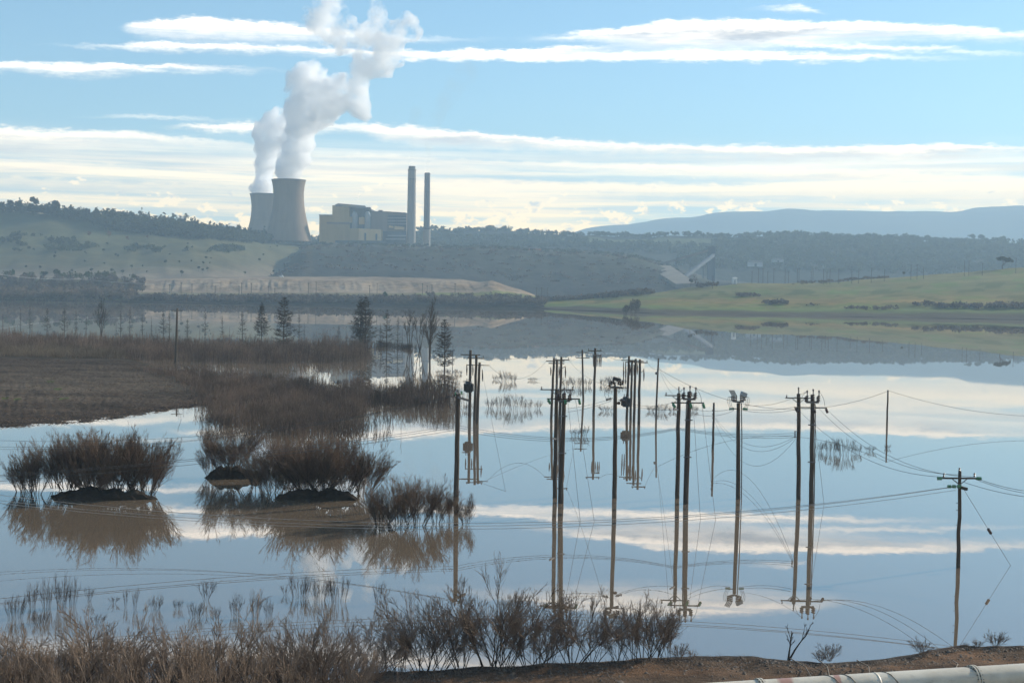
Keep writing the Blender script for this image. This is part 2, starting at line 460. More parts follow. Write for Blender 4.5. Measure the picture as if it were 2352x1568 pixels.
# wooded ridge behind the mine
ridge = Loft([([(560, 700), (2900, 700)], 2350, DARKV),
              ([(560, 600), (900, 600), (1400, 605), (1700, 628), (2352, 640), (2900, 640)], 2500, DARKV),
              ([(560, 585), (900, 570), (1200, 572), (1500, 580), (1800, 590), (2352, 600), (2900, 600)], 2800, DARKV),
              ([(560, 575), (800, 550), (900, 540), (1200, 543), (1400, 556), (1600, 556), (1800, 556), (2100, 566), (2352, 575), (2900, 580)], 3050, DARKV),
              ([(560, 570), (740, 545), (900, 534), (980, 531), (1150, 529), (1250, 535), (1330, 543), (1450, 543), (1700, 543), (1850, 540), (1950, 543), (2080, 548), (2150, 553), (2250, 556), (2352, 562), (2900, 570)], 3250, DARKV)],
             560, 2900, 240, 8, 5, 160, 5)
# green paddocks on the ridge (the ground's own colour)
_x = ridge.px[None, :]; _r = np.arange(len(ridge.P))[:, None] / 8.0
pad = ((_x > 1350) & (_x < 1640) & (_r > 2.62) & (_r < 3.55)) | ((_x > 1500) & (_x < 1760) & (_r > 3.0) & (_r < 3.7)) | ((_x > 1120) & (_x < 1420) & (_r > 2.75) & (_r < 3.05))
ridge.C[pad] = (.075, .085, .04)
ridge.build('wooded_ridge', M_dark, 'dark wooded ridge beyond the power station')
# left hill with pasture, carrying the power station plateau
hill = Loft([([(-400, 650), (900, 650)], [(-400, 1440), (480, 1440), (690, 1860), (900, 1960)], GRASS_L),
             ([(-400, 628), (0, 634), (300, 636), (640, 636), (900, 640)], [(-400, 1560), (480, 1560), (690, 1980), (900, 2080)], TAN_D),
             ([(-400, 600), (0, 606), (300, 610), (600, 604), (900, 600)], [(-400, 1700), (480, 1700), (690, 2120), (900, 2220)], (.105, .098, .058)),
             ([(-400, 560), (0, 570), (300, 575), (560, 572), (700, 572), (900, 572)], [(-400, 1850), (480, 1850), (690, 2270), (900, 2370)], (.102, .10, .052)),
             ([(-400, 520), (0, 530), (200, 538), (330, 544), (560, 557), (700, 563), (900, 569)], [(-400, 1980), (480, 1980), (690, 2400), (900, 2500)], GRASS),
             ([(-400, 480), (0, 486), (100, 490), (200, 503), (300, 513), (400, 524), (480, 536), (560, 548), (640, 558), (720, 562), (900, 567)], [(-400, 2100), (480, 2100), (690, 2520), (900, 2620)], GRASS_D),
             ([(-400, 490), (0, 494), (200, 510), (400, 530), (560, 552), (700, 563), (900, 568)], [(-400, 2600), (480, 2600), (690, 2660), (900, 2660)], DARKV)],
            -400, 900, 220, 8, 2.5, 90, 7, 22)
hill.build('hillside', M_field, 'grassy hillside with shrubs left of the power station')
# dark embankment in front of the power station
emb = Loft([([(600, 650), (1060, 650), (1150, 665), (1200, 690), (1800, 695)], 1640, (.045, .045, .04)),
            ([(600, 642), (640, 636), (1060, 638), (1150, 652), (1200, 672), (1500, 674), (1800, 676)], 1700, (.028, .03, .03)),
            ([(600, 640), (640, 631), (700, 606), (960, 614), (1200, 640), (1500, 644), (1640, 650), (1800, 660)], 1850, (.035, .038, .034)),
            ([(600, 638), (640, 626), (670, 596), (700, 572), (760, 566), (960, 571), (1160, 576), (1300, 584), (1450, 594), (1500, 605), (1560, 630), (1640, 650), (1800, 665)], 2020, (.05, .055, .042)),
            ([(600, 636), (640, 624), (670, 590), (700, 563), (760, 560), (960, 566), (1160, 570), (1300, 577), (1450, 588), (1520, 606), (1640, 645), (1800, 660)], 2300, (.06, .055, .045)),
            ([(600, 634), (640, 622), (670, 586), (700, 561), (960, 563), (1160, 567), (1300, 573), (1450, 584), (1640, 640), (1800, 655)], 2620, DARKV)],
           600, 1800, 200, 8, 3, 70, 9)
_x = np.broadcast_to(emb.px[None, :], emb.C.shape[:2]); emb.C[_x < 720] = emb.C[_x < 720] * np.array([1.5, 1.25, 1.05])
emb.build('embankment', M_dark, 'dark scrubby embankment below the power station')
# sunlit cutting of bare soil on the far shore
cut = Loft([([(-400, 690), (300, 694.5), (500, 697), (900, 699), (1250, 702)], [(-400, 1180), (1250, 1200)], WET),
            ([(-400, 684), (300, 689), (500, 691), (900, 693), (1250, 697)], 1240, SCRUB),
            ([(-400, 662), (0, 668), (300, 672), (500, 674), (900, 674), (1150, 675), (1250, 688)], 1330, (.16, .14, .08)),
            ([(-400, 652), (0, 658), (300, 668), (500, 670), (900, 671), (1150, 672), (1250, 687)], 1350, TAN),
            ([(-400, 634), (0, 642), (300, 644), (450, 641), (640, 641), (760, 644), (900, 646), (1060, 645), (1100, 650), (1130, 644), (1160, 655), (1200, 667), (1250, 686)], 1400, TAN),
            ([(-400, 632), (0, 637), (300, 640), (640, 635), (850, 635), (1060, 641), (1100, 648), (1130, 645), (1160, 656), (1200, 668), (1250, 686)], 1530, TAN_D),
            ([(-400, 640), (640, 645), (1060, 655), (1250, 690)], 1580, TAN_D)],
           -400, 1250, 760, 8, 0.0)
# erosion gullies: oblique ribs down the face
_P = cut.P; _r = np.arange(len(_P))[:, None] / 8.0
face = np.clip(1 - np.abs(_r - 3.5) / .8, 0, 1)
ribs = (np.sin(_P[..., 0] * .5 + (_r - 3) * 6 + 6 * fract(_P[..., 0], _P[..., 1], 80, 4)) * .12 + fract(_P[..., 0] + (_r - 3) * 9, _P[..., 0] * 0, 17, 12) * .34 + fract(_P[..., 0] + (_r - 3) * 16, _P[..., 0] * 0, 70, 13) * .45)
_P[..., 1] += ribs * face * 13.0 * (.5 + .5 * fract(_P[..., 0], _P[..., 1] * 0, 160, 19))
_P[..., 2] += fract(_P[..., 0], _P[..., 1], 40, 6) * .35 * (_r > .9)
_xx = np.broadcast_to(cut.px[None, :], cut.C.shape[:2]); _rr = np.broadcast_to(_r, cut.C.shape[:2])
cut.C[(_rr > 1.8) & (_rr < 3.6) & (_xx > 950) & (_rr < 2.4 + (_xx - 950) / 250)] = (.15, .16, .06)
cut.C[(_xx < 300) & (_rr > .9) & (_rr < 4.6)] = (.09, .085, .045)
cut.build('spoil_bank', M_bank, 'sunlit bare tan soil bank on the far shore')
# right-hand grassy slope
def slope_cols(c): return c
slope = Loft([([(1190, 706), (1300, 711), (1480, 719), (1654, 724.5), (2000, 729), (2352, 734), (2900, 742)], [(1190, 1225), (1300, 1140), (1480, 1055), (1654, 1036), (2000, 1027), (2352, 1015), (2900, 1000)], WET),
              ([(1190, 702), (1300, 705), (1480, 711), (1654, 716), (2000, 720), (2352, 724), (2900, 732)], [(1190, 1250), (1480, 1085), (2000, 1060), (2900, 1035)], (.07, .06, .035)),
              ([(1190, 700), (1300, 702), (1480, 707), (1654, 711), (2000, 714), (2352, 717), (2900, 725)], [(1190, 1265), (1480, 1100), (2000, 1080), (2900, 1050)], (.105, .14, .042)),
              ([(1190, 698), (1330, 694), (1480, 690), (1654, 694), (2000, 694), (2352, 692), (2900, 690)], [(1190, 1290), (1480, 1190), (2000, 1150), (2900, 1120)], YEL),
              ([(1190, 697), (1330, 690), (1480, 682), (1654, 676), (2000, 672), (2352, 662), (2900, 650)], [(1190, 1310), (1480, 1260), (2000, 1250), (2900, 1230)], (.135, .138, .052)),
              ([(1190, 696), (1330, 688), (1420, 681), (1500, 673), (1600, 660), (1690, 652), (1800, 651), (1900, 649), (2000, 642), (2100, 634), (2200, 627), (2352, 614), (2900, 590)], [(1190, 1330), (1500, 1330), (2000, 1420), (2900, 1450)], (.17, .155, .065)),
              ([(1190, 697), (1330, 690), (1500, 676), (1690, 655), (1900, 652), (2352, 617), (2900, 594)], [(1190, 1360), (1500, 1400), (2000, 1520), (2900, 1560)], GRASS_D)],
             1190, 2900, 190, 8, 1.0, 60, 15)
_P = slope.P
_pat = fract(_P[..., 0], _P[..., 1], 70, 31)
_rr = np.broadcast_to(np.arange(len(_P))[:, None] / 8.0, _pat.shape)
k = ((_pat > .35) & (_rr > 2.2) & (_rr < 4.3)); slope.C[k] = slope.C[k] * np.array([.62, .72, .6])
k = ((_pat < -.35) & (_rr > 2.2) & (_rr < 5)); slope.C[k] = slope.C[k] * np.array([.8, 1.05, .75])
slope.build('grassy_slope', M_field, 'low green grassy slope across the water on the right')
# near mud spit and islands
M_mud = terrain_mat('wet_flood_mud', 0.10, 1.3, .6, 1.0, .5, (.6, 1, 1))
MUD = (.060, .044, .032); MUDL = (.105, .082, .060)
def zc(pts, z): return [(x, dist(x, y, z)) for x, y in pts]
_s = [[(-300, 1000), (0, 985), (100, 977), (200, 970), (300, 958), (400, 942), (470, 932), (500, 927)],
      [(-300, 978), (0, 962), (100, 955), (200, 949), (300, 940), (400, 929), (470, 921), (500, 919)],
      [(-300, 900), (0, 888), (200, 884), (340, 880), (420, 888), (470, 908), (500, 915)],
      [(-300, 832), (0, 828), (280, 833), (330, 842), (400, 866), (470, 900), (500, 912)],
      [(-300, 815), (0, 812), (280, 822), (330, 834), (400, 860), (470, 897), (500, 910)]]
spit = Loft([(_s[0], zc(_s[0], -.03), (.03, .025, .02)), (_s[1], zc(_s[1], .22), MUD), (_s[2], zc(_s[2], .75), MUDL), (_s[3], zc(_s[3], .8), MUD), (_s[4], zc(_s[4], .2), SCRUB)],
            -300, 500, 420, 22, .13, 6, 21)
spit.C[(fract(spit.P[..., 0], spit.P[..., 1], 16, 77) > .75) & (np.arange(len(spit.P))[:, None] / 22 > 1.3) & (spit.px[None, :] < 160)] = (.06, .085, .02)
spit.P[..., 2] += .07 * fract(spit.P[..., 0], spit.P[..., 1] * 2.5, 2.2, 55, 5)
spit.P[0, :, 2] = np.minimum(spit.P[0, :, 2], -.02)
spit.build('mud_spit', M_mud, 'dark muddy spit reaching into the water on the left')
def island(pts, zmax, label, seed):
    """pts: (xl, xr, ybase) outline in directions; a low earth mound"""
    xl, xr, yb, steep = pts
    a, b = wp(xl, yb), wp(xr, yb); c = (a + b) / 2; rx = np.linalg.norm(b - a) / 2; ry = rx * .32
    n, k = 110, 26; v = []; r_ = np.random.default_rng(seed)
    for i in range(k + 1):
        q = 1 - i / k
        for j in range(n):
            th = 2 * math.pi * j / n
            w = 1 + .10 * math.sin(3 * th + seed) + .06 * math.sin(7 * th + 2 * seed) + .03 * math.sin(17 * th) + .02 * math.sin(31 * th + seed)
            x, y = c[0] + rx * 1.03 * q * w * math.cos(th), c[1] + ry + ry * q * w * math.sin(th)
            z = -.4 + (zmax * .85 + .4) * (1 - q ** (steep * 1.5)) * (1 + .10 * math.sin(x * 1.3 + seed) + .08 * math.sin(x * 2.9) + .05 * math.sin(x * 7 + y * 5)) + .10 * float(fract(np.array(x), np.array(y), 1.6, seed, 5)) + r_.normal(0, .025)
            v.append((x, y, z))
    f = [(i * n + j, i * n + (j + 1) % n, (i + 1) * n + (j + 1) % n, (i + 1) * n + j) for i in range(k) for j in range(n)]
    me = mesh('island', v, f, smooth=True, cols=np.tile(np.array([.042, .033, .025]), (len(v), 1)))
    return tag(link('island', me, M_mud), label, kind='structure')
island((85, 345, 1150, 2.2), 1.0, 'low dark earth islet under the left willow clump', 1)
island((458, 602, 1100, 1.8), 1.3, 'small dark earth islet with a spreading willow', 2)
island((620, 830, 1150, 2.0), 1.0, 'low dark earth islet under the wide willow clump', 3)
# near bank along the bottom of the picture
EARTH = (.115, .078, .052); EARTH_D = (.055, .045, .037)
M_earth, N, out = new_mat('foreground_earth')
a_ = N.node('ShaderNodeAttribute'); a_.attribute_name = 'Col'; p = pos(N)
n1 = N.noise(N.mulc(p, (.35, 1, 1)), .9, 6, .7); n2 = N.noise(p, 5.0, 5, .7); n3 = N.noise(N.mulc(p, (.4, 1, 1)), .35, 4, .6)
c = N.scale(a_.outputs['Color'], N.lin(n1, .3, .7, .55, 1.45))
c = N.mix(N.smooth(n3, .42, .62), c, N.mulc(c, (1.5, 1.3, 1.15)))
c = N.mix(N.smooth(n2, .56, .74, 0, .6), c, (.23, .20, .17))
c = N.mix(N.smooth(n2, .42, .26, 0, .8), c, (.02, .017, .014))
pbsdf(N, out, c, .95, .05, bump(N, N.add(n1, N.mul(n2, .5)), .9, .25))
crest = [(-400, 1640), (0, 1612), (500, 1588), (700, 1570), (880, 1546), (1200, 1529), (1350, 1522), (1500, 1513), (1640, 1508), (1750, 1512), (1890, 1524), (2000, 1517), (2080, 1510), (2130, 1494), (2200, 1486), (2352, 1484), (2800, 1482)]
def cd(z, off=0): return [(x, dist(x, y, z) + off) for x, y in crest]
cz = .9
near = Loft([([(x, y - 2) for x, y in crest], cd(cz, 3.2), EARTH_D),
             ([(x, y) for x, y in crest], cd(cz), EARTH_D),
             ([(x, y + 10) for x, y in crest], cd(cz, -.9), EARTH),
             ([(x, y + 34) for x, y in crest], [(x, dist(x, y + 34, 1.0)) for x, y in crest], EARTH),
             ([(x, y + 120) for x, y in crest], [(x, dist(x, y + 120, 1.2)) for x, y in crest], EARTH_D),
             ([(x, 2300) for x, y in crest], [(x, dist(x, 2300, 1.5)) for x, y in crest], EARTH)],
            -400, 2800, 420, 9, .13, 4.5, 33)
near.P[0, :, 2] = -.5
near.build('near_bank', M_earth, 'bare brown earth bank along the near shore', skirt=False)

# ------------------------------------------------------------------ power station
M_conc = None
def concrete(name, c1, c2, scale=.05):
    m, N, out = new_mat(name)
    p = pos(N)
    v = N.noise(N.mulc(p, (1, 1, .12)), scale, 5, .65); h = N.noise(N.mulc(p, (.2, .2, 1)), scale * 2, 3, .5)
    c = N.mix(N.smooth(v, .35, .68), c1, c2)
    c = N.mix(N.smooth(h, .55, .8, 0, .35), c, (c1[0] * .6, c1[1] * .6, c1[2] * .6))
    pbsdf(N, out, c, .9, .1)
    return m
M_tower = concrete('stained_tower_concrete', (.20, .152, .112), (.255, .198, .148))
M_rim = noisy('dark_rim_concrete', (.10, .10, .10), (.14, .135, .13), .2)
M_stack = concrete('pale_stack_concrete', (.24, .225, .20), (.31, .285, .25))
M_stack2 = concrete('dark_stack_concrete', (.13, .13, .13), (.175, .17, .165))
M_yel = concrete('ochre_cladding', (.36, .26, .11), (.43, .315, .135), .08)
M_yel2 = concrete('pale_and_lit_ochre_cladding', (.56, .40, .20), (.64, .47, .25), .08)  # pale tan pieces, and the annex end with its sunlight put into the colour
M_brn = concrete('brown_cladding', (.20, .165, .14), (.25, .21, .175), .08)
M_steel = concrete('blue_grey_steel', (.075, .095, .12), (.11, .13, .155), .1)
M_duct = concrete('pale_duct_steel', (.30, .34, .36), (.40, .43, .44), .1)
M_roof = noisy('dark_roof_sheet', (.12, .11, .105), (.18, .165, .155), .1)
M_white = noisy('white_paint', (.70, .70, .68), (.8, .8, .78), .6)
M_trunk = noisy('bark', (.05, .042, .036), (.085, .07, .06), 1.2)

def cooling_tower(cx, y_rim, r_rim, y_base, D, label):
    c = at(cx, y_base, D); k = mpp(D); H = (y_base - y_rim) * k; r0 = r_rim * k
    root = empty('cooling_tower', c); tag(root, label, 'cooling tower', 'cooling towers of the power station')
    prof = [(0, 1.40), (.10, 1.31), (.2, 1.22), (.3, 1.14), (.4, 1.06), (.5, .985), (.6, .935), (.7, .905), (.8, .90), (.9, .935), (.96, .975), (1, 1.0)]
    z0 = .055 * H
    pr = [(r0 * f, z0 + (H - z0) * t) for t, f in prof]
    inner = [(r - .8, z) for r, z in pr[::-1]]
    m = MB().lathe(pr, 72, c, cap=False); m.build('shell', M_tower, root, smooth=True)
    m = MB().lathe(inner, 48, c, cap=False); m.build('lining', M_tower, root, smooth=True)
    rr, zr = pr[-1]
    MB().lathe([(rr - .8, zr), (rr + .5, zr), (rr + .7, zr + 1.6), (rr - .9, zr + 1.6), (rr - .8, zr)], 72, c, cap=False).build('rim', M_rim, root)
    m = MB()
    for j in range(36):
        a0, a1, a2 = [2 * math.pi * (j + q) / 36 for q in (0, .5, 1)]
        rb, rt = pr[0][0] + 2.0, pr[0][0] - .4
        for p_, q_ in ((a0, a1), (a2, a1)):
            m.bar((c[0] + rb * math.cos(p_), c[1] + rb * math.sin(p_), c[2]), (c[0] + rt * math.cos(q_), c[1] + rt * math.sin(q_), c[2] + z0), .35, .35)
    o = m.build('support_columns', M_rim, root); o['kind'] = 'stuff'
    return c, k, H, r0
T1 = cooling_tower(662, 416, 38.4, 562, 2330, 'nearer and taller concrete cooling tower in front of the other one')
T2 = cooling_tower(608.5, 448, 34.5, 572, 2700, 'further cooling tower half hidden behind the taller one')

def chimney(pts, D, label, mat, cap_h, rings, base=None):
    (xl, xr, yt), (xl2, xr2, yb) = pts
    k = mpp(D); c = at((xl2 + xr2) / 2, yb + 4, D); t = at((xl + xr) / 2, yt, D)
    H = t[2] - c[2]; ra, rb = (xr - xl) / 2 * k, (xr2 - xl2) / 2 * k
    root = empty('chimney', c); tag(root, label, 'chimney', 'tall chimneys of the power station')
    pr = [(rb + (ra - rb) * q, H * (1 - cap_h) * q) for q in (0, .25, .5, .75, 1)]
    MB().lathe(pr, 40, c).build('shaft', mat, root, smooth=False)
    MB().lathe([(ra * .86, H * (1 - cap_h) - .05), (ra * .86, H), (ra * .7, H), (ra * .7, H - 3)], 36, c).build('cap', M_rim, root)
    for f, e, h in rings:
        z = H * f; r_ = rb + (ra - rb) * f
        MB().lathe([(r_ + .02, z - h), (r_ + e, z - h * .4), (r_ + e, z + h * .4), (r_ + .02, z + h)], 40, c).build('platform', M_rim, root)
    if base:
        z1 = H * base
        MB().lathe([(rb * 1.17, -.1), (rb * 1.17, z1 - 1.2), (rb * 1.02, z1)], 32, c).build('pedestal', M_stack, root)
        for s_ in (-1, 1):
            m = MB().box(c[0] + s_ * rb * .55 - 2.4, c[0] + s_ * rb * .55 + 2.4, c[1] - rb * 1.17 - 3, c[1] - rb * .6, c[2] - .2, c[2] + z1 * .42)
            m.build('buttress', M_stack, root)
    return c, H, ra, t
C1 = chimney(((935, 953, 382), (933.6, 954.6, 566)), 2400, 'thick pale concrete chimney, the left one of the pair', M_stack, .035, [(.955, .6, 1.0), (.84, .25, .6)])
C2 = chimney(((973.6, 986.6, 397), (972, 987, 567)), 2440, 'slim darker chimney on a pale pedestal, right of the thick one', M_stack2, .015, [(.985, .5, .8), (.75, .5, .7), (.27, 3.0, 1.2)], base=.255)

bx_root = empty('power_station', at(800, 556, 2380)); tag(bx_root, 'ochre and brown power station block beside the cooling towers', 'building')
def blk(name, xl, xr, yt, yb, D, depth, mat, yt_r=None):
    """a building block: front face between directions xl..xr, yt..yb at distance D"""
    a, b = at(xl, yb, D), at(xr, yb, D); za = at(xl, yt, D)[2]; zb = at(xr, yt if yt_r is None else yt_r, D)[2]
    z0 = min(a[2], b[2])
    m = MB().hexa([(a[0], D, z0), (b[0], D, z0), (b[0], D + depth, z0), (a[0], D + depth, z0), (a[0], D, za), (b[0], D, zb), (b[0], D + depth, zb), (a[0], D + depth, za)])
    return m.build(name, mat, bx_root)
blk('turbine_hall', 733, 802, 494.4, 558, 2385, 60, M_yel)
blk('boiler_tower', 763, 802, 471.5, 511, 2382, 55, M_yel)
blk('ledge', 750, 801.6, 510, 513.5, 2381.4, 2, M_brn)
blk('boiler_house', 802.3, 852, 474, 558, 2398, 60, M_steel, 480)
blk('side_wall', 802.3, 809, 498, 511, 2384, 12, M_yel)
blk('infill_panel', 824, 837, 499, 515, 2392, 6, M_yel2)
blk('annex', 802.2, 823, 524.4, 552, 2372, 40, M_yel)
blk('annex_end', 823.3, 875, 524.6, 552, 2371, 40, M_yel2, 527)  # lit right part of the annex: the brightness is painted with paler ochre
blk('base_band', 770, 880, 552.3, 563, 2374, 30, M_steel)
blk('bunker_block', 852.3, 889, 486.5, 562, 2400, 70, M_brn, 487)
blk('long_hall', 889.2, 933, 487, 562, 2402, 70, M_brn, 492)
blk('glazed_front', 890, 933, 493.5, 521, 2400.5, 1.2, M_steel, 495.5)
blk('conveyor_gallery', 893, 903, 517.5, 523, 2390, 8, M_yel2, 520)
blk('conveyor_gallery', 906, 928, 519, 527, 2389, 8, M_yel2, 521.5)
blk('lower_plant', 880, 933, 531, 560, 2395, 5, M_steel)
blk('pipe_rack', 890, 932, 540, 542, 2388, 4, M_duct); blk('pipe_rack', 886, 930, 548, 550, 2387, 4, M_duct)
for i in range(9):
    x = 891 + i * 4.8
    blk('mullion', x, x + .9, 494, 520.8, 2399.6, .7, M_brn)
for i in range(3):
    blk('transom', 890, 933, 500 + i * 7, 500.8 + i * 7, 2399.2, .35, M_duct)
for xa in (814.5, 844):   # two tall round ducts in front of the boiler house
    c = at(xa, 526, 2390); k = mpp(2390)
    MB().lathe([(6.6 * k, 0), (6.6 * k, 32 * k), (5.5 * k, 37 * k), (3.0 * k, 40 * k)], 24, c).build('duct', M_duct, bx_root, smooth=True)
blk('door', 836.5, 841, 535, 552, 2370.4, .5, M_steel); blk('door', 862, 866.5, 537, 552, 2370.4, .5, M_steel)
# sloping roof over the boilers
a = at(772, 472, 2384); m = MB(); k = mpp(2384)
m.hexa([tuple(at(x, y, d)) for x, y, d in ((768, 473, 2380), (844, 479, 2380), (844, 479, 2450), (768, 473, 2450), (776, 467, 2386), (838, 472.5, 2386), (838, 472.5, 2445), (776, 467, 2445))])
m.build('roof', M_roof, bx_root)
blk('roof_plant', 770, 781, 469.2, 472, 2383, 12, M_roof); blk('roof_plant', 838, 850.5, 476, 481, 2384, 12, M_roof); blk('roof_edge', 732.5, 763, 493, 495.2, 2384, 60, M_roof)
blk('roof_edge', 852.3, 889, 484.8, 487, 2399, 70, M_roof, 485.5); blk('roof_edge', 889.2, 933, 485.6, 487.8, 2401, 70, M_roof, 492.4)
blk('roof_vent', 869, 878, 482.5, 485, 2415, 10, M_roof)

# smaller buildings and works
def small_building(name, xl, xr, yt, yb, D, depth, mat, label, cat, roof=None, base=True):
    root = empty(name, at((xl + xr) / 2, yb, D)); tag(root, label, cat)
    a, b = at(xl, yb + 2, D), at(xr, yb + 2, D); zt = at(xl, yt, D)[2]; z0 = min(a[2], b[2])
    w = (b[0] - a[0])
    MB().box(a[0], b[0], D, D + depth, z0, zt).build('wall', mat, root)
    e = w * .05
    MB().hexa([(a[0] - e, D - e, zt), (b[0] + e, D - e, zt), (b[0] + e, D + depth + e, zt), (a[0] - e, D + depth + e, zt),
               (a[0] + w * .1, D + depth * .3, zt + w * .14), (b[0] - w * .1, D + depth * .3, zt + w * .14), (b[0] - w * .1, D + depth * .7, zt + w * .14), (a[0] + w * .1, D + depth * .7, zt + w * .14)]).build('roof', roof or M_roof, root)
    MB().box(a[0] + w * .42, a[0] + w * .58, D - .25, D - .003, z0, z0 + (zt - z0) * .7).build('door', M_steel, root)
    return root
small_building('shed', 1683, 1693, 638, 650, 1390, 5, M_white, 'small white box shed on the crest of the grassy slope', 'shed', M_white)
small_building('plant_building', 1214, 1243, 571, 579, 2200, 12, noisy('rust_brick', (.30, .13, .08), (.36, .17, .10), .3), 'rust red building on the terrace right of the chimneys', 'building')
small_building('site_office', 1719, 1752, 602, 610, 2450, 12, M_duct, 'low pale site building half lost on the wooded ridge', 'building')
small_building('workshop', 1775, 1800, 596, 600, 2480, 12, M_duct, 'narrow pale roofed building up on the wooded ridge, behind the slope', 'building')
# coal conveyor with transfer tower
cr = empty('coal_conveyor', at(1620, 640, 2150)); tag(cr, 'inclined coal conveyor with a dark transfer tower at its head', 'conveyor')
a, b = at(1500, 612, 2150), at(1632, 574, 2150)
MB().bar(a, b, 1.8, 2.0).build('gallery', M_roof, cr)
for f in (.15, .4, .65, .88):
    q = a + (b - a) * f; MB().bar(q - np.array([0, 0, 2]), (q[0], q[1], 20), .9, .9).build('trestle', M_steel, cr)
q = at(1634, 574, 2150); MB().box(q[0] - 5, q[0] + 6, 2146, 2160, 20, q[2] + 5).build('transfer_tower', M_steel, cr)
a, b = at(1640, 585, 2150), at(1572, 636, 1900)
MB().bar(a, b, 2.0, 2.2).build('gallery', M_steel, cr)
# bare haul ramp below the conveyor
v = [at(1486, 610, 2080), at(1540, 610, 2080), at(1600, 650, 1760), at(1552, 652, 1760)]
v2 = [p_ + np.array([0, 0, -6]) for p_ in v]
MB().hexa(v2 + v).build('haul_ramp', noisy('bare_ramp_soil', (.15, .13, .105), (.20, .175, .14), .05))
tag(bpy.data.objects['haul_ramp'], 'pale bare haul ramp running down into the mine', kind='structure')

# lattice pylons behind the left hill
M_galv = noisy('galvanised_steel', (.20, .21, .22), (.28, .29, .30), .5)
def pylon(px, yt, yb, D, label):
    k = mpp(D); c = at(px, yb, D); H = (yb - yt) * k; r_ = empty('pylon', c); tag(r_, label, 'pylon', 'lattice pylons behind the hill')
    m = MB(); w = H * .10
    for sx in (-1, 1):
        for sy in (-1, 1): m.bar(c + np.array([sx * w, sy * w, 0]), c + np.array([sx * w * .15, sy * w * .15, H]), .22, .22)
    for i in range(6):
        z, z1 = H * i / 6, H * (i + 1) / 6; w0, w1 = w * (1 - .85 * i / 6), w * (1 - .85 * (i + 1) / 6)
        m.bar(c + np.array([-w0, -w0, z]), c + np.array([w1, -w1, z1]), .14, .14); m.bar(c + np.array([w0, -w0, z]), c + np.array([-w1, -w1, z1]), .14, .14)
    m.build('lattice', M_galv, r_)
    for f in (.72, .84, .96): MB().bar(c + np.array([-H * .16, 0, H * f]), c + np.array([H * .16, 0, H * f]), .25, .25).build('crossarm', M_galv, r_)
pylon(413, 494, 526, 2350, 'lattice pylon on the treeline left of the towers, left of two')
pylon(421, 496, 526, 2380, 'lattice pylon on the treeline left of the towers, right of two')

# ------------------------------------------------------------------ steam
def steam_mesh(puffs, D, vox, disp, seed, lumps=34):
    """union of puffs (px, py, width) -> one closed surface, roughened into billows"""
    r_ = np.random.default_rng(seed); V_, F_ = [], []
    import bmesh
    bm = bmesh.new(); bmesh.ops.create_icosphere(bm, subdivisions=2, radius=1.0)
    sv = np.array([v.co[:] for v in bm.verts]); sf = np.array([[v.index for v in f.verts] for f in bm.faces]); bm.free()
    k = mpp(D); n = 0
    def ball(c, rr):
        nonlocal n
        V_.append(sv * np.array([rr, rr, rr]) + c); F_.append(sf + n); n += len(sv)
    for i in range(len(puffs)):
        x, y, w = puffs[i]; c = at(x, y, D); R = w * k / 2
        ball(c, R * .85)
        for j in range(lumps):
            d = r_.normal(size=3); d /= np.linalg.norm(d)
            ball(c + d * R * r_.uniform(.6, .86), R * r_.uniform(.14, .36))
    me = mesh('steam_src', np.concatenate(V_), quads=np.concatenate(F_))
    o = bpy.data.objects.new('steam_src', me); COL.objects.link(o)
    rm = o.modifiers.new('r', 'REMESH'); rm.mode = 'VOXEL'; rm.voxel_size = vox
    for sc_, st in disp:
        tx = bpy.data.textures.new('billow', 'CLOUDS'); tx.noise_scale = sc_; tx.noise_depth = 3
        dm = o.modifiers.new('d', 'DISPLACE'); dm.texture = tx; dm.texture_coords = 'GLOBAL'; dm.strength = st; dm.mid_level = .5
    rm = o.modifiers.new('r2', 'REMESH'); rm.mode = 'VOXEL'; rm.voxel_size = vox
    dg = bpy.context.evaluated_depsgraph_get()
    out_ = bpy.data.meshes.new_from_object(o.evaluated_get(dg)); out_.name = 'steam_plume'
    bpy.data.objects.remove(o)
    bm = bmesh.new(); bm.from_mesh(out_); seen = set(); best = []          # keep the one connected cloud
    for v in bm.verts:
        if v.index in seen: continue
        st, comp = [v], []; seen.add(v.index)
        while st:
            q = st.pop(); comp.append(q)
            for e in q.link_edges:
                w_ = e.other_vert(q)
                if w_.index not in seen: seen.add(w_.index); st.append(w_)
        if len(comp) > len(best): best = comp
    keep = {v.index for v in best}
    bmesh.ops.delete(bm, geom=[v for v in bm.verts if v.index not in keep], context='VERTS')
    bm.to_mesh(out_); bm.free()
    return out_
def steam_mat(name, d0, z_fade0, z_fade1, d1, nscale, lo, hi, col=(1, 1, 1), aniso=.35):
    m = bpy.data.materials.new(name); m.use_nodes = True; t = m.node_tree; t.nodes.clear(); N = NT(t)
    out = N.node('ShaderNodeOutputMaterial'); p = pos(N); z = N.sep(p)[2]
    base = N.lin(z, z_fade0, z_fade1, d0, d1)
    n = N.noise(p, nscale, 7, .66)
    hi_ = N.lin(z, z_fade0, z_fade1, lo, hi)
    d = N.mul(base, N.smooth(n, hi_, N.add(hi_, .12)))
    v = N.node('ShaderNodeVolumePrincipled'); v.inputs['Color'].default_value = (*col, 1)
    N.put(v.inputs['Density'], d); v.inputs['Anisotropy'].default_value = aniso
    t.links.new(v.outputs[0], out.inputs['Volume'])
    return m
M_steam = steam_mat('steam', .13, 200, 470, .065, .030, .30, .47)
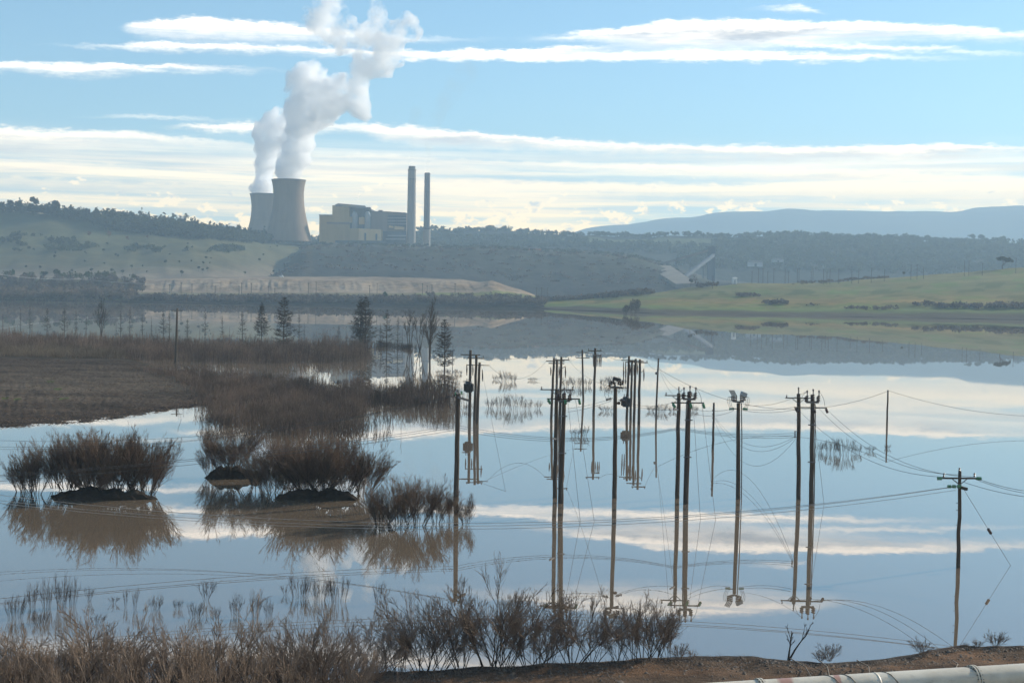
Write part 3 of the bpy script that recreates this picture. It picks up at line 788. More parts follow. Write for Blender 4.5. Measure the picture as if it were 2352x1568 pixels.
pl1 = [(663, 405, 58), (664, 400, 70), (668, 380, 72), (672, 358, 74), (678, 336, 76), (684, 314, 80), (690, 292, 88), (700, 268, 92), (708, 245, 92), (722, 228, 96), (690, 262, 70), (745, 255, 70), (770, 235, 74), (740, 205, 90), (700, 185, 88), (722, 165, 72), (675, 182, 44), (770, 200, 70), (800, 235, 56), (826, 245, 52), (842, 262, 34), (820, 215, 56), (822, 185, 50), (835, 160, 62), (880, 155, 56), (850, 130, 84), (895, 130, 62), (860, 100, 90), (900, 100, 60), (850, 75, 76), (880, 60, 50), (866, 35, 52), (865, 10, 46), (868, -20, 50), (825, 85, 70), (800, 75, 78), (770, 55, 92), (745, 30, 92), (728, 52, 70), (755, 8, 84), (745, -20, 80), (790, -30, 70), (915, 70, 60), (935, 50, 54), (950, 78, 44), (905, 105, 64), (785, 100, 56), (750, 85, 50)]
o = link('steam_plume', steam_mesh(pl1, 2330, 3.0, [(30, 22), (12, 16), (5, 8)], 5), M_steam)
tag(o, 'tall white billowing steam plume rising from the nearer cooling tower', 'steam', 'steam plumes from the cooling towers')
pl2 = [(608, 437, 50), (606, 428, 54), (607, 410, 56), (608, 390, 56), (612, 368, 56), (614, 346, 58), (614, 326, 60), (602, 302, 56), (480, 290, 40), (626, 290, 66), (645, 272, 60), (655, 300, 50), (640, 320, 50)]
o = link('steam_plume', steam_mesh(pl2, 2700, 3.2, [(30, 22), (12, 16), (5, 8)], 8), M_steam)
tag(o, 'shorter grey steam plume rising from the further cooling tower', 'steam', 'steam plumes from the cooling towers')
M_wisp = steam_mat('roof_steam', .03, 100, 300, .012, .12, .36, .42)
pl3 = [(818, 468, 5), (820, 461, 7), (822, 454, 9), (826, 446, 10), (828, 438, 8), (834, 430, 6)]
o = link('steam_wisp', steam_mesh(pl3, 2410, 1.0, [(6, 4)], 3, 6), M_wisp)
tag(o, 'small grey wisp of steam above the boiler house roof', 'steam')
pl4 = [(783, 466, 4), (790, 463, 6), (797, 460, 6), (803, 458, 4)]
o = link('steam_wisp', steam_mesh(pl4, 2410, 1.0, [(6, 4)], 4, 4), M_wisp)
tag(o, 'low flat wisp of steam at the left of the boiler roof', 'steam')

# ------------------------------------------------------------------ vegetation builders
def unit(v): return v / (np.linalg.norm(v, axis=-1, keepdims=True) + 1e-9)
def tubes(P, R, n=3):
    """P (N,K,3) centre lines, R (N,K) radii -> vertices, quads"""
    N_, K = P.shape[:2]
    t = unit(P[:, -1] - P[:, 0]); ref = np.where(np.abs(t[:, 2:3]) > .8, np.array([[0, 1.0, 0]]), np.array([[0, 0, 1.0]]))
    x = unit(np.cross(t, ref)); y = np.cross(x, t)
    a = 2 * math.pi * np.arange(n) / n
    ring = np.cos(a)[None, :, None] * x[:, None] + np.sin(a)[None, :, None] * y[:, None]     # N,n,3
    v = P[:, :, None, :] + R[:, :, None, None] * ring[:, None]
    b = (np.arange(N_) * K * n)[:, None, None]; i = (np.arange(K - 1) * n)[None, :, None]; j = np.arange(n)[None, None]; j2 = (j + 1) % n
    q = np.stack([b + i + j, b + i + j2, b + i + n + j2, b + i + n + j], -1).reshape(-1, 4)
    return v.reshape(-1, 3), q
def join(parts):
    V_, Q = [], []; n = 0
    for v, q in parts: V_.append(v); Q.append(q + n); n += len(v)
    return np.concatenate(V_), np.concatenate(Q)
def stems(base, dirn, length, K, bend, r_, jit=.02):
    """curved stems: bend = (N,3) acceleration added over the length"""
    s = np.linspace(0, 1, K)[None, :, None]
    P = base[:, None] + dirn[:, None] * length[:, None, None] * s + bend[:, None] * length[:, None, None] * s ** 2
    P = P + r_.normal(0, jit, P.shape) * length[:, None, None] * s
    return P
def taper(N_, K, r0, r1, p=1.0):
    s = np.linspace(0, 1, K)[None] ** p
    r0 = np.broadcast_to(np.asarray(r0, float).reshape(-1, 1), (N_, 1)); r1 = np.broadcast_to(np.asarray(r1, float).reshape(-1, 1), (N_, 1))
    return r0 * (1 - s) + r1 * s
def grow(P, nc, t0, t1, length, ang, up, K, r_, jit=.03):
    N_, K0 = P.shape[:2]
    par = np.repeat(np.arange(N_), nc); M_ = len(par)
    t = r_.uniform(t0, t1, M_) * (K0 - 1); i = np.minimum(t.astype(int), K0 - 2); f = (t - i)[:, None]
    b = P[par, i] * (1 - f) + P[par, i + 1] * f; tan = unit(P[par, i + 1] - P[par, i])
    rd = r_.normal(size=(M_, 3)); perp = unit(rd - tan * (rd * tan).sum(1, keepdims=True))
    a = ang * r_.uniform(.6, 1.3, M_)[:, None]
    d = unit(tan * np.cos(a) + perp * np.sin(a) + np.array([[0, 0, up]]))
    plen = np.linalg.norm(P[par, -1] - P[par, 0], axis=1)
    L = plen * length * r_.uniform(.6, 1.25, M_) * (1.15 - .6 * t / (K0 - 1))
    bend = np.zeros((M_, 3)); bend[:, 2] = up * .6
    return stems(b, d, L, K, bend, r_, jit)
def shrub_meshes(name, seed, H, spread, n_main, base_r, l1=6, l2=6, l3=4, up=.12, r0=.010, lean=(0, 0), rt=.0022, a1=.50, len1=.58, t1=.10):
    """a bare shrub: curved stems carrying three orders of ever finer twigs"""
    r_ = np.random.default_rng(seed)
    th = np.arange(n_main) * 2.399 + r_.normal(0, .3, n_main); q = r_.uniform(.1, 1, n_main) ** .5
    base = np.stack([np.cos(th) * q * base_r, np.sin(th) * q * base_r, np.full(n_main, -.04)], 1)
    tilt = spread * r_.uniform(.2, 1, n_main) ** .8; th2 = th + r_.normal(0, .4, n_main)
    d = unit(np.stack([np.cos(th2) * np.sin(tilt) + lean[0], np.sin(th2) * np.sin(tilt) + lean[1], np.cos(tilt)], 1))
    L = H * r_.uniform(.62, 1.0, n_main)
    bend = np.zeros((n_main, 3)); bend[:, 2] = .10 * np.sin(tilt); bend[:, :2] = d[:, :2] * .10 + r_.normal(0, .07, (n_main, 2))
    P0 = stems(base, d, L, 7, bend, r_, .022)
    P1 = grow(P0, l1, t1, .95, len1, a1, up, 6, r_, .03)
    P2 = grow(P1, l2, .15, 1.0, .48, .50, up, 4, r_, .05)
    a = tubes(P0, taper(len(P0), 7, r0, rt * 1.6), 4)
    pt_ = [tubes(P1, taper(len(P1), 6, rt * 2.1, rt * 1.1)), tubes(P2, taper(len(P2), 4, rt * 1.25, rt * .8))]
    if l3: P3 = grow(P2, l3, .15, 1.0, .50, .42, up, 3, r_, .04); pt_.append(tubes(P3, taper(len(P3), 3, rt * .85, rt * .5)))
    b = join(pt_)
    return mesh(name + '_stems', a[0], quads=a[1]), mesh(name + '_twigs', b[0], quads=b[1])
M_stem = noisy('grey_bark', (.040, .033, .028), (.065, .054, .044), 2.0)
M_twig = twig_mat('brown_twigs', (.155, .108, .078), (.23, .162, .116))
M_twig_f = twig_mat('near_twigs', (.20, .150, .112), (.33, .25, .188))
M_twig_d = twig_mat('dark_twigs', (.075, .060, .052), (.12, .096, .080))
M_reed = twig_mat('dead_willow_brake', (.11, .080, .060), (.30, .212, .155), .16)
M_reed2 = twig_mat('dead_reed_strip', (.13, .10, .07), (.28, .22, .155), .16)
def make_pair(name, mats, meshes, label, cat, group=None, parts=('stems', 'twigs')):
    r = empty(name, (0, 0, 0)); tag(r, label, cat, group)
    for pn, me, mt_ in zip(parts, meshes, mats): link(pn, me, mt_, r)
    return r
def place(proto, used, loc, s, rz, label=None, group=None, sz=None):
    """first use moves the prototype itself, later ones copy it and its parts"""
    if proto in used:
        r = proto.copy(); COL.objects.link(r)
        for ch in list(proto.children):
            c = ch.copy(); COL.objects.link(c); c.parent = r
    else:
        r = proto; used.add(proto)
    r.location = Vector(loc); r.scale = (s, s, sz if sz else s); r.rotation_euler = (0, 0, rz)
    if label: r['label'] = label
    if group: r['group'] = group
    return r
USED = set()
NTH = ['first', 'second', 'third', 'fourth', 'fifth', 'sixth', 'seventh', 'eighth', 'ninth', 'tenth', 'eleventh', 'twelfth', 'thirteenth', 'fourteenth', 'fifteenth', 'sixteenth', 'seventeenth', 'eighteenth', 'nineteenth', 'twentieth', 'twenty-first', 'twenty-second', 'twenty-third', 'twenty-fourth', 'twenty-fifth', 'twenty-sixth', 'twenty-seventh', 'twenty-eighth', 'twenty-ninth', 'thirtieth', 'thirty-first', 'thirty-second', 'thirty-third', 'thirty-fourth', 'thirty-fifth', 'thirty-sixth', 'thirty-seventh', 'thirty-eighth', 'thirty-ninth', 'fortieth', 'forty-first', 'forty-second', 'forty-third', 'forty-fourth', 'forty-fifth', 'forty-sixth']
# ------------------------------------------------------------------ foreground shrubs
fg = [make_pair('bare_shrub', (M_stem, M_twig_f), shrub_meshes('shrub', 100 + i, 1.0, sp, n, .12, l1, l2, 4, .10, .0080, (le, 0), .0021),
                'bare brown willow shrub on the near bank', 'shrub')
      for i, (sp, n, l1, l2, le) in enumerate([(.60, 8, 7, 7, .10), (.80, 7, 7, 8, -.10), (.55, 8, 7, 7, .18), (.95, 7, 7, 7, .05), (.65, 6, 8, 8, .22)])]
fr_ = [(888, 1546, 1455, None), (985, 1540, 1395, None), (1142, 1533, 1370, None), (1240, 1531, 1395, None), (1455, 1518, 1400, None), (1508, 1514, 1395, None), (862, 1546, 1440, 'small bare shrub at the left end of the bare bank'), (915, 1545, 1425, None), (962, 1542, 1375, 'bare shrub with a dense dark top behind the left end of the earth bank'),
       (1012, 1538, 1405, None), (1055, 1536, 1372, 'leaning bare shrub just left of the tallest one on the bank'), (1122, 1534, 1334, 'tallest bare shrub on the near bank, with a feathery tip'), (1165, 1532, 1390, None), (1218, 1532, 1368, 'wide bare shrub right of the tallest one on the bank'),
       (1262, 1530, 1420, None), (1318, 1528, 1372, 'bare shrub with slanting branches below the two three-pronged poles'), (1362, 1526, 1395, None), (1420, 1522, 1420, None), (1484, 1516, 1362, 'rightmost tall bare shrub on the near bank'), (1535, 1513, 1405, 'sparse bare shrub at the right end of the shrub row')]
for i, (x, yb, yt, lab) in enumerate(fr_):
    c = wp(x, yb, .85); h = (yb - yt) * mpp(c[1])
    place(fg[i % 5], USED, c + np.array([0, .6, 0]), h, i * 2.1, lab or 'bare shrub in the row on the near bank, %s from the left' % NTH[sorted(q_[0] for q_ in fr_).index(x)], 'bare shrubs along the near bank')
xs_ = np.arange(-60, 850, 27); r_ = np.random.default_rng(5)
tops = [(-60, 1450), (0, 1472), (90, 1470), (150, 1432), (200, 1440), (235, 1410), (300, 1460), (345, 1425), (400, 1470), (465, 1418), (520, 1475), (600, 1460), (640, 1432), (700, 1412), (760, 1440), (800, 1475), (850, 1500)]
for i, x in enumerate(xs_):
    x = x + r_.uniform(-14, 14); yb = r_.uniform(1585, 1680); yt = np.interp(x, *zip(*tops)) + r_.choice([-14, 0, 12, 25, 40, 55])
    c = wp(x, yb, .8); h = max((yb - yt) * mpp(c[1]), 2.0)
    place(fg[int(r_.integers(5))], USED, c, h, r_.uniform(0, 6.28), 'bare shrub in the back rank at lower left, %s from the left' % NTH[i], 'bare shrubs crowding the lower left shore')
xs2 = np.arange(-60, 860, 44)
for i, x in enumerate(xs2):      # a lower rank in front
    x = x + r_.uniform(-12, 12); yb = r_.uniform(1640, 1760); yt = r_.uniform(1490, 1545)
    c = wp(x, yb, .9); h = (yb - yt) * mpp(c[1])
    place(fg[int(r_.integers(5))], USED, c, h, r_.uniform(0, 6.28), 'low bare shrub in the front rank at lower left, %s from the left' % NTH[i], 'bare shrubs crowding the lower left shore')
# ------------------------------------------------------------------ willow clumps on the islets and in the water
wl = [make_pair('willow_clump', (M_stem, M_twig), shrub_meshes('willow', 200 + i, 1.0, sp, n, br, 7, 7, 6, .14, .0070, (le, 0), .0018, .40, .55, .12),
                'bare willow', 'shrub') for i, (sp, n, br, le) in enumerate([(.60, 22, .20, .05), (.80, 20, .22, .15), (1.10, 26, .20, 0), (.48, 12, .12, -.05)])]
def willow(k, x, yb, yt, label, grp, z=0.0, rz=0.0, wide=1.0):
    c = wp(x, yb, z); h = (yb - yt) * mpp(c[1])
    o = place(wl[k], USED, c + np.array([0, 1.2, 0]), h, rz, label, grp); o.scale = (h * wide, h * wide, h)
G1 = 'willows on the left islet'; G2 = 'willows on the two right islets'
willow(3, 52, 1138, 1045, 'small bare willow standing in water left of the left islet, outermost', G1)
willow(3, 72, 1140, 1035, 'narrow bare willow standing in water beside the left end of the left islet', G1, 0, 2.0)
willow(3, 118, 1122, 1030, 'short forked bare willow on the left shoulder of the left islet', G1, .3, 1.0)
willow(0, 172, 1120, 1012, 'broad bare willow on the left half of the left islet', G1, .6, 0.5, 1.0)
willow(0, 222, 1122, 1015, 'dense bare willow in the middle of the left islet', G1, .7, 2.5, 1.0)
willow(0, 195, 1115, 1018, 'bare willow behind the middle of the left islet', G1, .7, 4.2, 1.0)
willow(1, 300, 1126, 998, 'tallest bare willow leaning out over the right end of the left islet', G1, .6, 0.3, .85)
willow(3, 335, 1142, 1030, 'slim bare willow at the right tip of the left islet', G1, .0, 3.0)
willow(2, 533, 1078, 985, 'umbrella shaped bare willow on the small islet', G2, 1.2, 0.4, 1.0)
willow(3, 476, 1096, 1030, 'thin bare sprig at the left tip of the small islet', G2, .1, 1.5)
willow(2, 655, 1125, 1030, 'bare willow fanning out over the left end of the wide islet', G2, .4, 2.2, 1.0)
willow(2, 705, 1128, 1005, 'bare willow on the middle of the wide islet', G2, .7, 1.0, 1.0)
willow(1, 745, 1128, 1010, 'bare willow behind the middle of the wide islet', G2, .7, 3.0, 1.1)
willow(2, 790, 1130, 1015, 'bare willow sweeping right over the end of the wide islet', G2, .5, 5.1, 1.05)
willow(1, 620, 1135, 1050, 'low bare willow at the waterline left of the wide islet', G2, .0, 4.0, 1.2)
for k, x, yb, yt, lab, z, rz in ((0, 145, 1126, 1022, 'bare willow between the forked one and the broad one on the left islet', .4, 1.7), (0, 250, 1128, 1008, 'bare willow right of the middle of the left islet', .6, 3.3), (1, 275, 1132, 1020, 'bare willow in front of the tallest one on the left islet', .4, 5.0), (1, 322, 1138, 1015, 'spreading bare willow at the right end of the left islet', .1, 2.2), (2, 205, 1140, 1050, 'low bare willow at the front edge of the left islet', .2, .9), (3, 35, 1136, 1060, 'smallest bare willow furthest left beside the left islet', -.1, .4)):
    willow(k, x, yb, yt, lab, G1, z, rz)
for k, x, yb, yt, lab, z, rz in ((1, 685, 1138, 1040, 'low bare willow at the front of the wide islet', .2, .7), (2, 735, 1134, 1015, 'dense bare willow right of the middle of the wide islet', .4, 4.4), (1, 830, 1140, 1040, 'bare willow leaning over the water right of the wide islet', 0, .2), (0, 585, 1118, 1040, 'bare willow in the gap between the two right islets', 0, 1.9), (0, 665, 1110, 1015, 'bare willow behind the left end of the wide islet', .3, 2.9), (0, 510, 1090, 1010, 'bare willow at the left shoulder of the small islet', .6, 3.6)):
    willow(k, x, yb, yt, lab, G2, z, rz)
G3 = 'flooded shrubs left of the foremost pole'
for i, (k, x, yb, yt, lab) in enumerate([(1, 870, 1215, 1125, 'leftmost flooded shrub of the row left of the foremost pole'), (0, 912, 1218, 1118, 'dense flooded shrub in the row left of the foremost pole'), (0, 955, 1216, 1116, 'flooded shrub with tall twigs in the middle of the row left of the foremost pole'),
                                         (3, 1000, 1210, 1125, 'sparse flooded shrub just left of the foremost pole'), (3, 1028, 1206, 1140, 'low flooded sprig touching the foremost pole'), (3, 1068, 1212, 1150, 'single leaning flooded sprig right of the foremost pole')]):
    willow(k, x, yb, yt, lab, G3, -.1, i * 1.3, 1.0)
# ------------------------------------------------------------------ twig tufts standing in the water
tf = [make_pair('twig_tuft', (M_twig_d, M_twig_d), shrub_meshes('tuft', 300 + i, 1.0, sp, n, br, 5, 4, 0, .10, .008, (.05, 0), .0028, .46, .46, .15), 'tuft', 'twigs')
      for i, (sp, n, br) in enumerate([(.42, 15, .28), (.50, 24, .55), (.40, 8, .13)])]
def tuft(k, x, yb, yt, w, lab, grp, i=0):
    c = wp(x, yb, 0); h = (yb - yt) * mpp(c[1]); o = place(tf[k], USED, c, h, i * 1.7, lab, grp)
    f = w * mpp(c[1]) / (2 * {0: .5, 1: .85, 2: .35}[k]); o.scale = (f, f, h)
GT = 'dark twig tufts in the shallow water at lower left'
for i, (k, x, yb, yt, w) in enumerate([(1, 35, 1420, 1362, 55), (0, 75, 1393, 1335, 30), (0, 108, 1395, 1325, 32), (0, 140, 1396, 1312, 40), (0, 166, 1392, 1322, 26), (2, 206, 1380, 1345, 22), (2, 310, 1398, 1350, 16), (0, 358, 1400, 1362, 34), (1, 408, 1398, 1375, 28), (2, 475, 1378, 1328, 38), (1, 450, 1416, 1380, 42), (0, 540, 1412, 1360, 32), (0, 588, 1418, 1352, 34), (0, 618, 1415, 1372, 26), (1, 690, 1370, 1318, 60), (1, 735, 1378, 1326, 56), (1, 775, 1380, 1318, 60), (2, 868, 1385, 1335, 28), (2, 655, 1366, 1342, 22), (1, 92, 1432, 1402, 50), (2, 262, 1385, 1368, 24), (2, 288, 1392, 1350, 14), (1, 225, 1430, 1410, 40), (2, 500, 1420, 1390, 20)]):
    tuft(k, x, yb, yt, w, 'dark twig tuft in the shallow water at lower left, %s of the group' % NTH[i], GT, i)
GM = 'dark twig tufts in open water among the poles'
mid = [(1010, 858, 848, 26, 'low dark tuft under the spiky conifer at the end of the reed strip'), (1035, 860, 846, 34, 'low dark tuft right of the spiky conifer'), (1055, 859, 849, 20, 'small dark tuft furthest right of the spiky conifer'),
       (1125, 936, 912, 26, None), (1150, 938, 908, 36, None), (1180, 940, 902, 46, 'tallest dark tuft between the transformer pole and the middle poles'), (1210, 940, 914, 34, None), (1235, 938, 918, 20, None),
       (1140, 872, 860, 26, None), (1160, 876, 850, 30, 'tuft with two long twigs right of the transformer pole'), (1178, 876, 856, 22, None), (1222, 874, 866, 26, None),
       (1300, 888, 866, 26, None), (1325, 888, 864, 40, 'dense tuft behind the middle group of poles'), (1350, 886, 868, 22, None), (1385, 884, 866, 26, None), (1408, 884, 862, 34, 'dense tuft behind the pole with the jumbled top'), (1432, 884, 868, 20, None),
       (1322, 1000, 982, 28, None), (1342, 1000, 976, 24, 'tuft at the foot of the double crossarm pole'), (1392, 944, 930, 40, None), (1495, 944, 930, 26, None), (1518, 946, 926, 34, 'tuft left of the pair with green insulators'), (1545, 945, 932, 26, None), (1595, 944, 930, 26, None),
       (1880, 1036, 1012, 34, None), (1908, 1040, 1008, 40, 'left one of two big tufts right of the right pole pair'), (1938, 1044, 1004, 52, 'biggest tuft right of the right pole pair'), (1968, 1040, 1018, 30, None), (1998, 1036, 1022, 26, None), (2038, 1030, 1020, 18, None),
       (870, 985, 950, 30, None), (890, 980, 945, 22, 'slim tuft standing in bright water off the willow brake'), (985, 942, 895, 34, None), (1015, 944, 898, 36, None), (1042, 946, 902, 30, 'rightmost tall tuft off the end of the willow brake'), (960, 940, 900, 26, None), (1075, 942, 925, 26, None)]
for i, (x, yb, yt, w, lab) in enumerate(mid):
    tuft(1 if w > 29 else 0, x, yb, yt, w, lab or 'dark twig tuft in open water among the poles, %s from the left' % NTH[sorted(q_[0] for q_ in mid).index(x)], GM, i)
c = wp(492, 982, 0)
for i, dx_ in enumerate((-22, -6, 10, 24)):
    tuft(1, 492 + dx_, 980 + i, 948, 40, 'black spiky tuft at the left corner of the willow brake, %s from the left' % NTH[i], 'black spiky tufts at the corner of the brake', i)

# ------------------------------------------------------------------ dead willow brake and reed strips (one mass each)
def brake(name, poly, n, h0, h1, label, seed, mat, kids=3, tilt=.16, edge=1.0, r0=.030):
    r_ = np.random.default_rng(seed); poly = np.array(poly, float); W_ = np.array([wp(x, y, 0) for x, y in poly])
    lo, hi = W_[:, :2].min(0), W_[:, :2].max(0); pts = []
    while len(pts) < n:
        q = r_.uniform(lo, hi, (n * 3, 2)); ins = np.zeros(len(q), bool); j = len(W_) - 1
        for i in range(len(W_)):
            xi, yi, xj, yj = W_[i, 0], W_[i, 1], W_[j, 0], W_[j, 1]
            ins ^= ((yi > q[:, 1]) != (yj > q[:, 1])) & (q[:, 0] < (xj - xi) * (q[:, 1] - yi) / (yj - yi + 1e-12) + xi); j = i
        cl = fract(q[:, 0], q[:, 1], 9, seed, 3)
        ins &= r_.uniform(-.7, .7, len(q)) < cl
        pts += list(q[ins])
    q = np.array(pts[:n]) + r_.normal(0, 1.3, (n, 2)) * r_.uniform(0, 1, (n, 1)) ** 2 * 2; base = np.column_stack([q, np.full(n, -.2)])
    cl = fract(q[:, 0], q[:, 1], 14, seed + 1, 3)
    L = (h0 + (h1 - h0) * r_.uniform(0, 1, n)) * (1 + .45 * cl)
    th = r_.uniform(0, 6.283, n); ti = np.abs(r_.normal(0, tilt, n))
    d = np.stack([np.cos(th) * np.sin(ti), np.sin(th) * np.sin(ti), np.cos(ti)], 1)
    b = np.zeros((n, 3)); b[:, 0] = r_.normal(.02, .08, n); b[:, 1] = r_.normal(0, .08, n)
    P0 = stems(base, d, L, 4, b, r_, .02); P1 = grow(P0, kids, .3, .95, .42, .35, .3, 3, r_)
    v, f = join([tubes(P0, taper(n, 4, r0, r0 * .4)), tubes(P1, taper(len(P1), 3, r0 * .55, r0 * .35))])
    return tag(link(name, mesh(name, v, quads=f), mat), label, 'thicket', kind='stuff')
brake('willow_brake', [(325, 862), (345, 856), (440, 858), (520, 864), (620, 874), (720, 886), (840, 894), (900, 900), (960, 906), (985, 912), (975, 922), (900, 928), (850, 934), (832, 950), (842, 985), (820, 1003), (740, 1006), (640, 1002), (570, 992), (520, 980), (490, 955), (470, 925), (430, 895), (380, 872), (330, 862)],
      16000, 1.0, 2.3, 'wide brown brake of dead flooded willow shoots in the left middle', 31, M_reed, 2)
brake('reed_strip', [(-120, 782), (0, 785), (200, 792), (420, 800), (620, 803), (780, 800), (850, 806), (852, 818), (800, 832), (600, 836), (400, 828), (300, 826), (230, 812), (100, 808), (-120, 806)],
      11000, 2.2, 3.9, 'long brown reed and willow strip in front of the dead trees', 41, M_reed, 2, .14, 1, .045)
brake('willow_brake', [(905, 908), (960, 905), (1010, 908), (1050, 916), (1048, 932), (985, 940), (900, 938)], 700, 1.6, 3.6, 'sparse taller shoots at the right end of the willow brake', 35, M_reed, 4, .16)
brake('sedge_strip', [(-150, 820), (0, 822), (60, 824), (150, 827), (280, 828), (292, 822), (230, 812), (100, 806), (-150, 804)],
      4500, 1.4, 2.6, 'low tawny sedge strip along the back of the mud spit', 51, M_reed2, 2, .15, 1, .04)
brake('reed_fringe', [(860, 797), (940, 803), (950, 799), (870, 793)], 500, .8, 1.6, 'thin low dark reed fringe under the bare trees', 61, M_twig_d, 2, .15, 1, .05)
# ------------------------------------------------------------------ dead trees along the strip
def conifer(seed, H, nb, spread, droop, l1, r0=.11, taper_p=.8, t0=.1):
    r_ = np.random.default_rng(seed)
    P0 = stems(np.array([[0, 0, -.3]]), np.array([[0, 0, 1.0]]), np.array([H]), 10, np.array([[.01, .01, 0]]), r_, .004)
    t = np.sort(r_.uniform(t0, .98, nb)); th = np.arange(nb) * 2.4 + r_.normal(0, .3, nb)
    b = np.stack([np.interp(t, np.linspace(0, 1, 10), P0[0, :, k]) for k in range(3)], 1)
    env = np.minimum(1, (t - t0 + .12) / .22) * (1 - t) ** taper_p
    L = H * spread * env * r_.uniform(.55, 1.15, nb) + .1
    d = unit(np.stack([np.cos(th), np.sin(th), .25 - droop * (1 - t)], 1)); bend = np.zeros((nb, 3)); bend[:, 2] = .22
    P1 = stems(b, d, L, 5, bend, r_, .03); P2 = grow(P1, l1, .2, 1.0, .38, .6, -.05, 3, r_, .05)
    P3 = grow(P2, 2, .2, 1, .5, .6, 0, 2, r_, .05)
    tr = tubes(P0, taper(1, 10, r0 * 1.7, .03), 6)
    br = join([tubes(P1, taper(nb, 5, .06, .025)), tubes(P2, taper(len(P2), 3, .034, .020)), tubes(P3, taper(len(P3), 2, .026, .016))])
    return mesh('trunk', tr[0], quads=tr[1]), mesh('branches', br[0], quads=br[1])
def bare_tree(seed, H, nl, spread):
    r_ = np.random.default_rng(seed)
    P0 = stems(np.array([[0, 0, -.3], [.1, 0, -.3], [-.1, .05, -.3]]), unit(np.array([[.02, 0, 1.0], [.22, .05, 1], [-.18, -.1, 1]])), np.array([H, H * .8, H * .85]), 8, np.zeros((3, 3)), r_, .015)
    P1 = grow(P0, nl, .25, .95, spread, .5, .25, 5, r_, .03); P2 = grow(P1, 6, .2, 1, .45, .5, .15, 4, r_, .04); P3 = grow(P2, 4, .2, 1, .5, .5, .1, 3, r_, .04)
    tr = tubes(P0, taper(3, 8, .18, .03), 5)
    br = join([tubes(P1, taper(len(P1), 5, .08, .03)), tubes(P2, taper(len(P2), 4, .036, .020)), tubes(P3, taper(len(P3), 3, .024, .016))])
    return mesh('trunk', tr[0], quads=tr[1]), mesh('branches', br[0], quads=br[1])
M_dead = twig_mat('dead_wood', (.050, .044, .040), (.085, .073, .063))
tp = {}
for key, meshes in (('D', conifer(1, 14, 150, .28, .45, 13)), ('E', conifer(2, 14, 130, .25, .3, 12, taper_p=.6)), ('S', conifer(3, 10, 48, .16, .2, 4, .07)), ('T', conifer(4, 9, 22, .10, .1, 3, .06)), ('U', conifer(6, 9, 60, .26, .35, 6, .07)), ('B', bare_tree(7, 12, 9, .45)), ('C', bare_tree(9, 12, 6, .40))):
    tp[key] = make_pair('dead_tree', (M_dead, M_dead), meshes, 'dead tree', 'tree', None, ('trunk', 'branches'))
TH = dict(D=14, E=14, S=10, T=9, U=9, B=12, C=12)
dead = [(6, 757, 719, 'T', 'short dead spar at the left edge behind the reed strip'), (47, 758, 703, 'T', 'bare dead spar, left of the two tall thin ones near the left edge'), (69, 758, 700, 'S', 'bare dead spar, right of the two tall thin ones near the left edge'), (108, 762, 706, 'U', 'wide pale dead conifer left of the bushy dead one'), (148, 762, 706, 'U', 'bushy dead conifer among the spars at far left'), (175, 764, 711, 'S', None), (198, 764, 719, 'T', None),
        (233, 764, 699, 'B', 'wide forked bare tree among the spars at the left'), (267, 766, 735, 'T', None), (277, 766, 710, 'S', None), (298, 766, 702, 'S', None), (327, 768, 719, 'S', None), (348, 768, 725, 'T', None), (358, 768, 744, 'T', None), (375, 768, 713, 'U', 'dead conifer just left of the lone pole'), (389, 768, 711, 'S', None), (430, 770, 731, 'U', None), (471, 770, 705, 'S', 'tall thin dead conifer right of the lone pole'), (459, 770, 746, 'T', None), (510, 772, 723, 'S', None), (527, 774, 748, 'T', None), (557, 772, 713, 'U', 'fan shaped small dead conifer left of the two big ones'),
        (601, 774, 691, 'D', 'big dark conifer, left of the pair on the reed strip'), (651, 802, 677, 'E', 'big dark conifer, right of the pair on the reed strip'), (687, 776, 713, 'S', 'thin dead conifer right of the two big ones'), (699, 776, 738, 'T', None), (778, 780, 746, 'U', 'short dead conifer on the dark tip of the strip'), (758, 778, 754, 'T', None), (795, 780, 752, 'T', None),
        (827, 792, 677, 'D', 'tall dense conifer, left of the close pair'), (839, 793, 677, 'E', 'tall open conifer, right of the close pair'), (874, 796, 741, 'S', None), (888, 797, 708, 'U', 'dead conifer with a broken low branch right of the close pair'), (913, 798, 724, 'S', None), (924, 798, 753, 'T', None), (941, 800, 721, 'C', 'bare broom shaped tree right of the conifers'), (964, 802, 728, 'C', 'bare tree left of the tall crooked one'), (987, 822, 708, 'B', 'tall crooked bare tree standing in the water'), (1021, 848, 728, 'E', 'spiky conifer standing alone at the right end of the tree row'), (1039, 850, 788, 'T', 'thin dead spar right of the spiky lone conifer')]
for i, (x, yb, yt, k, lab) in enumerate(dead):
    c = wp(x, yb + 3, 0); h = (yb + 3 - yt) * mpp(c[1])
    place(tp[k], USED, c, h / TH[k], i * 1.9, lab or 'thin dead spar along the reed strip, %s tree from the left' % NTH[sorted(q_[0] for q_ in dead).index(x)], 'dead trees along the reed strip')

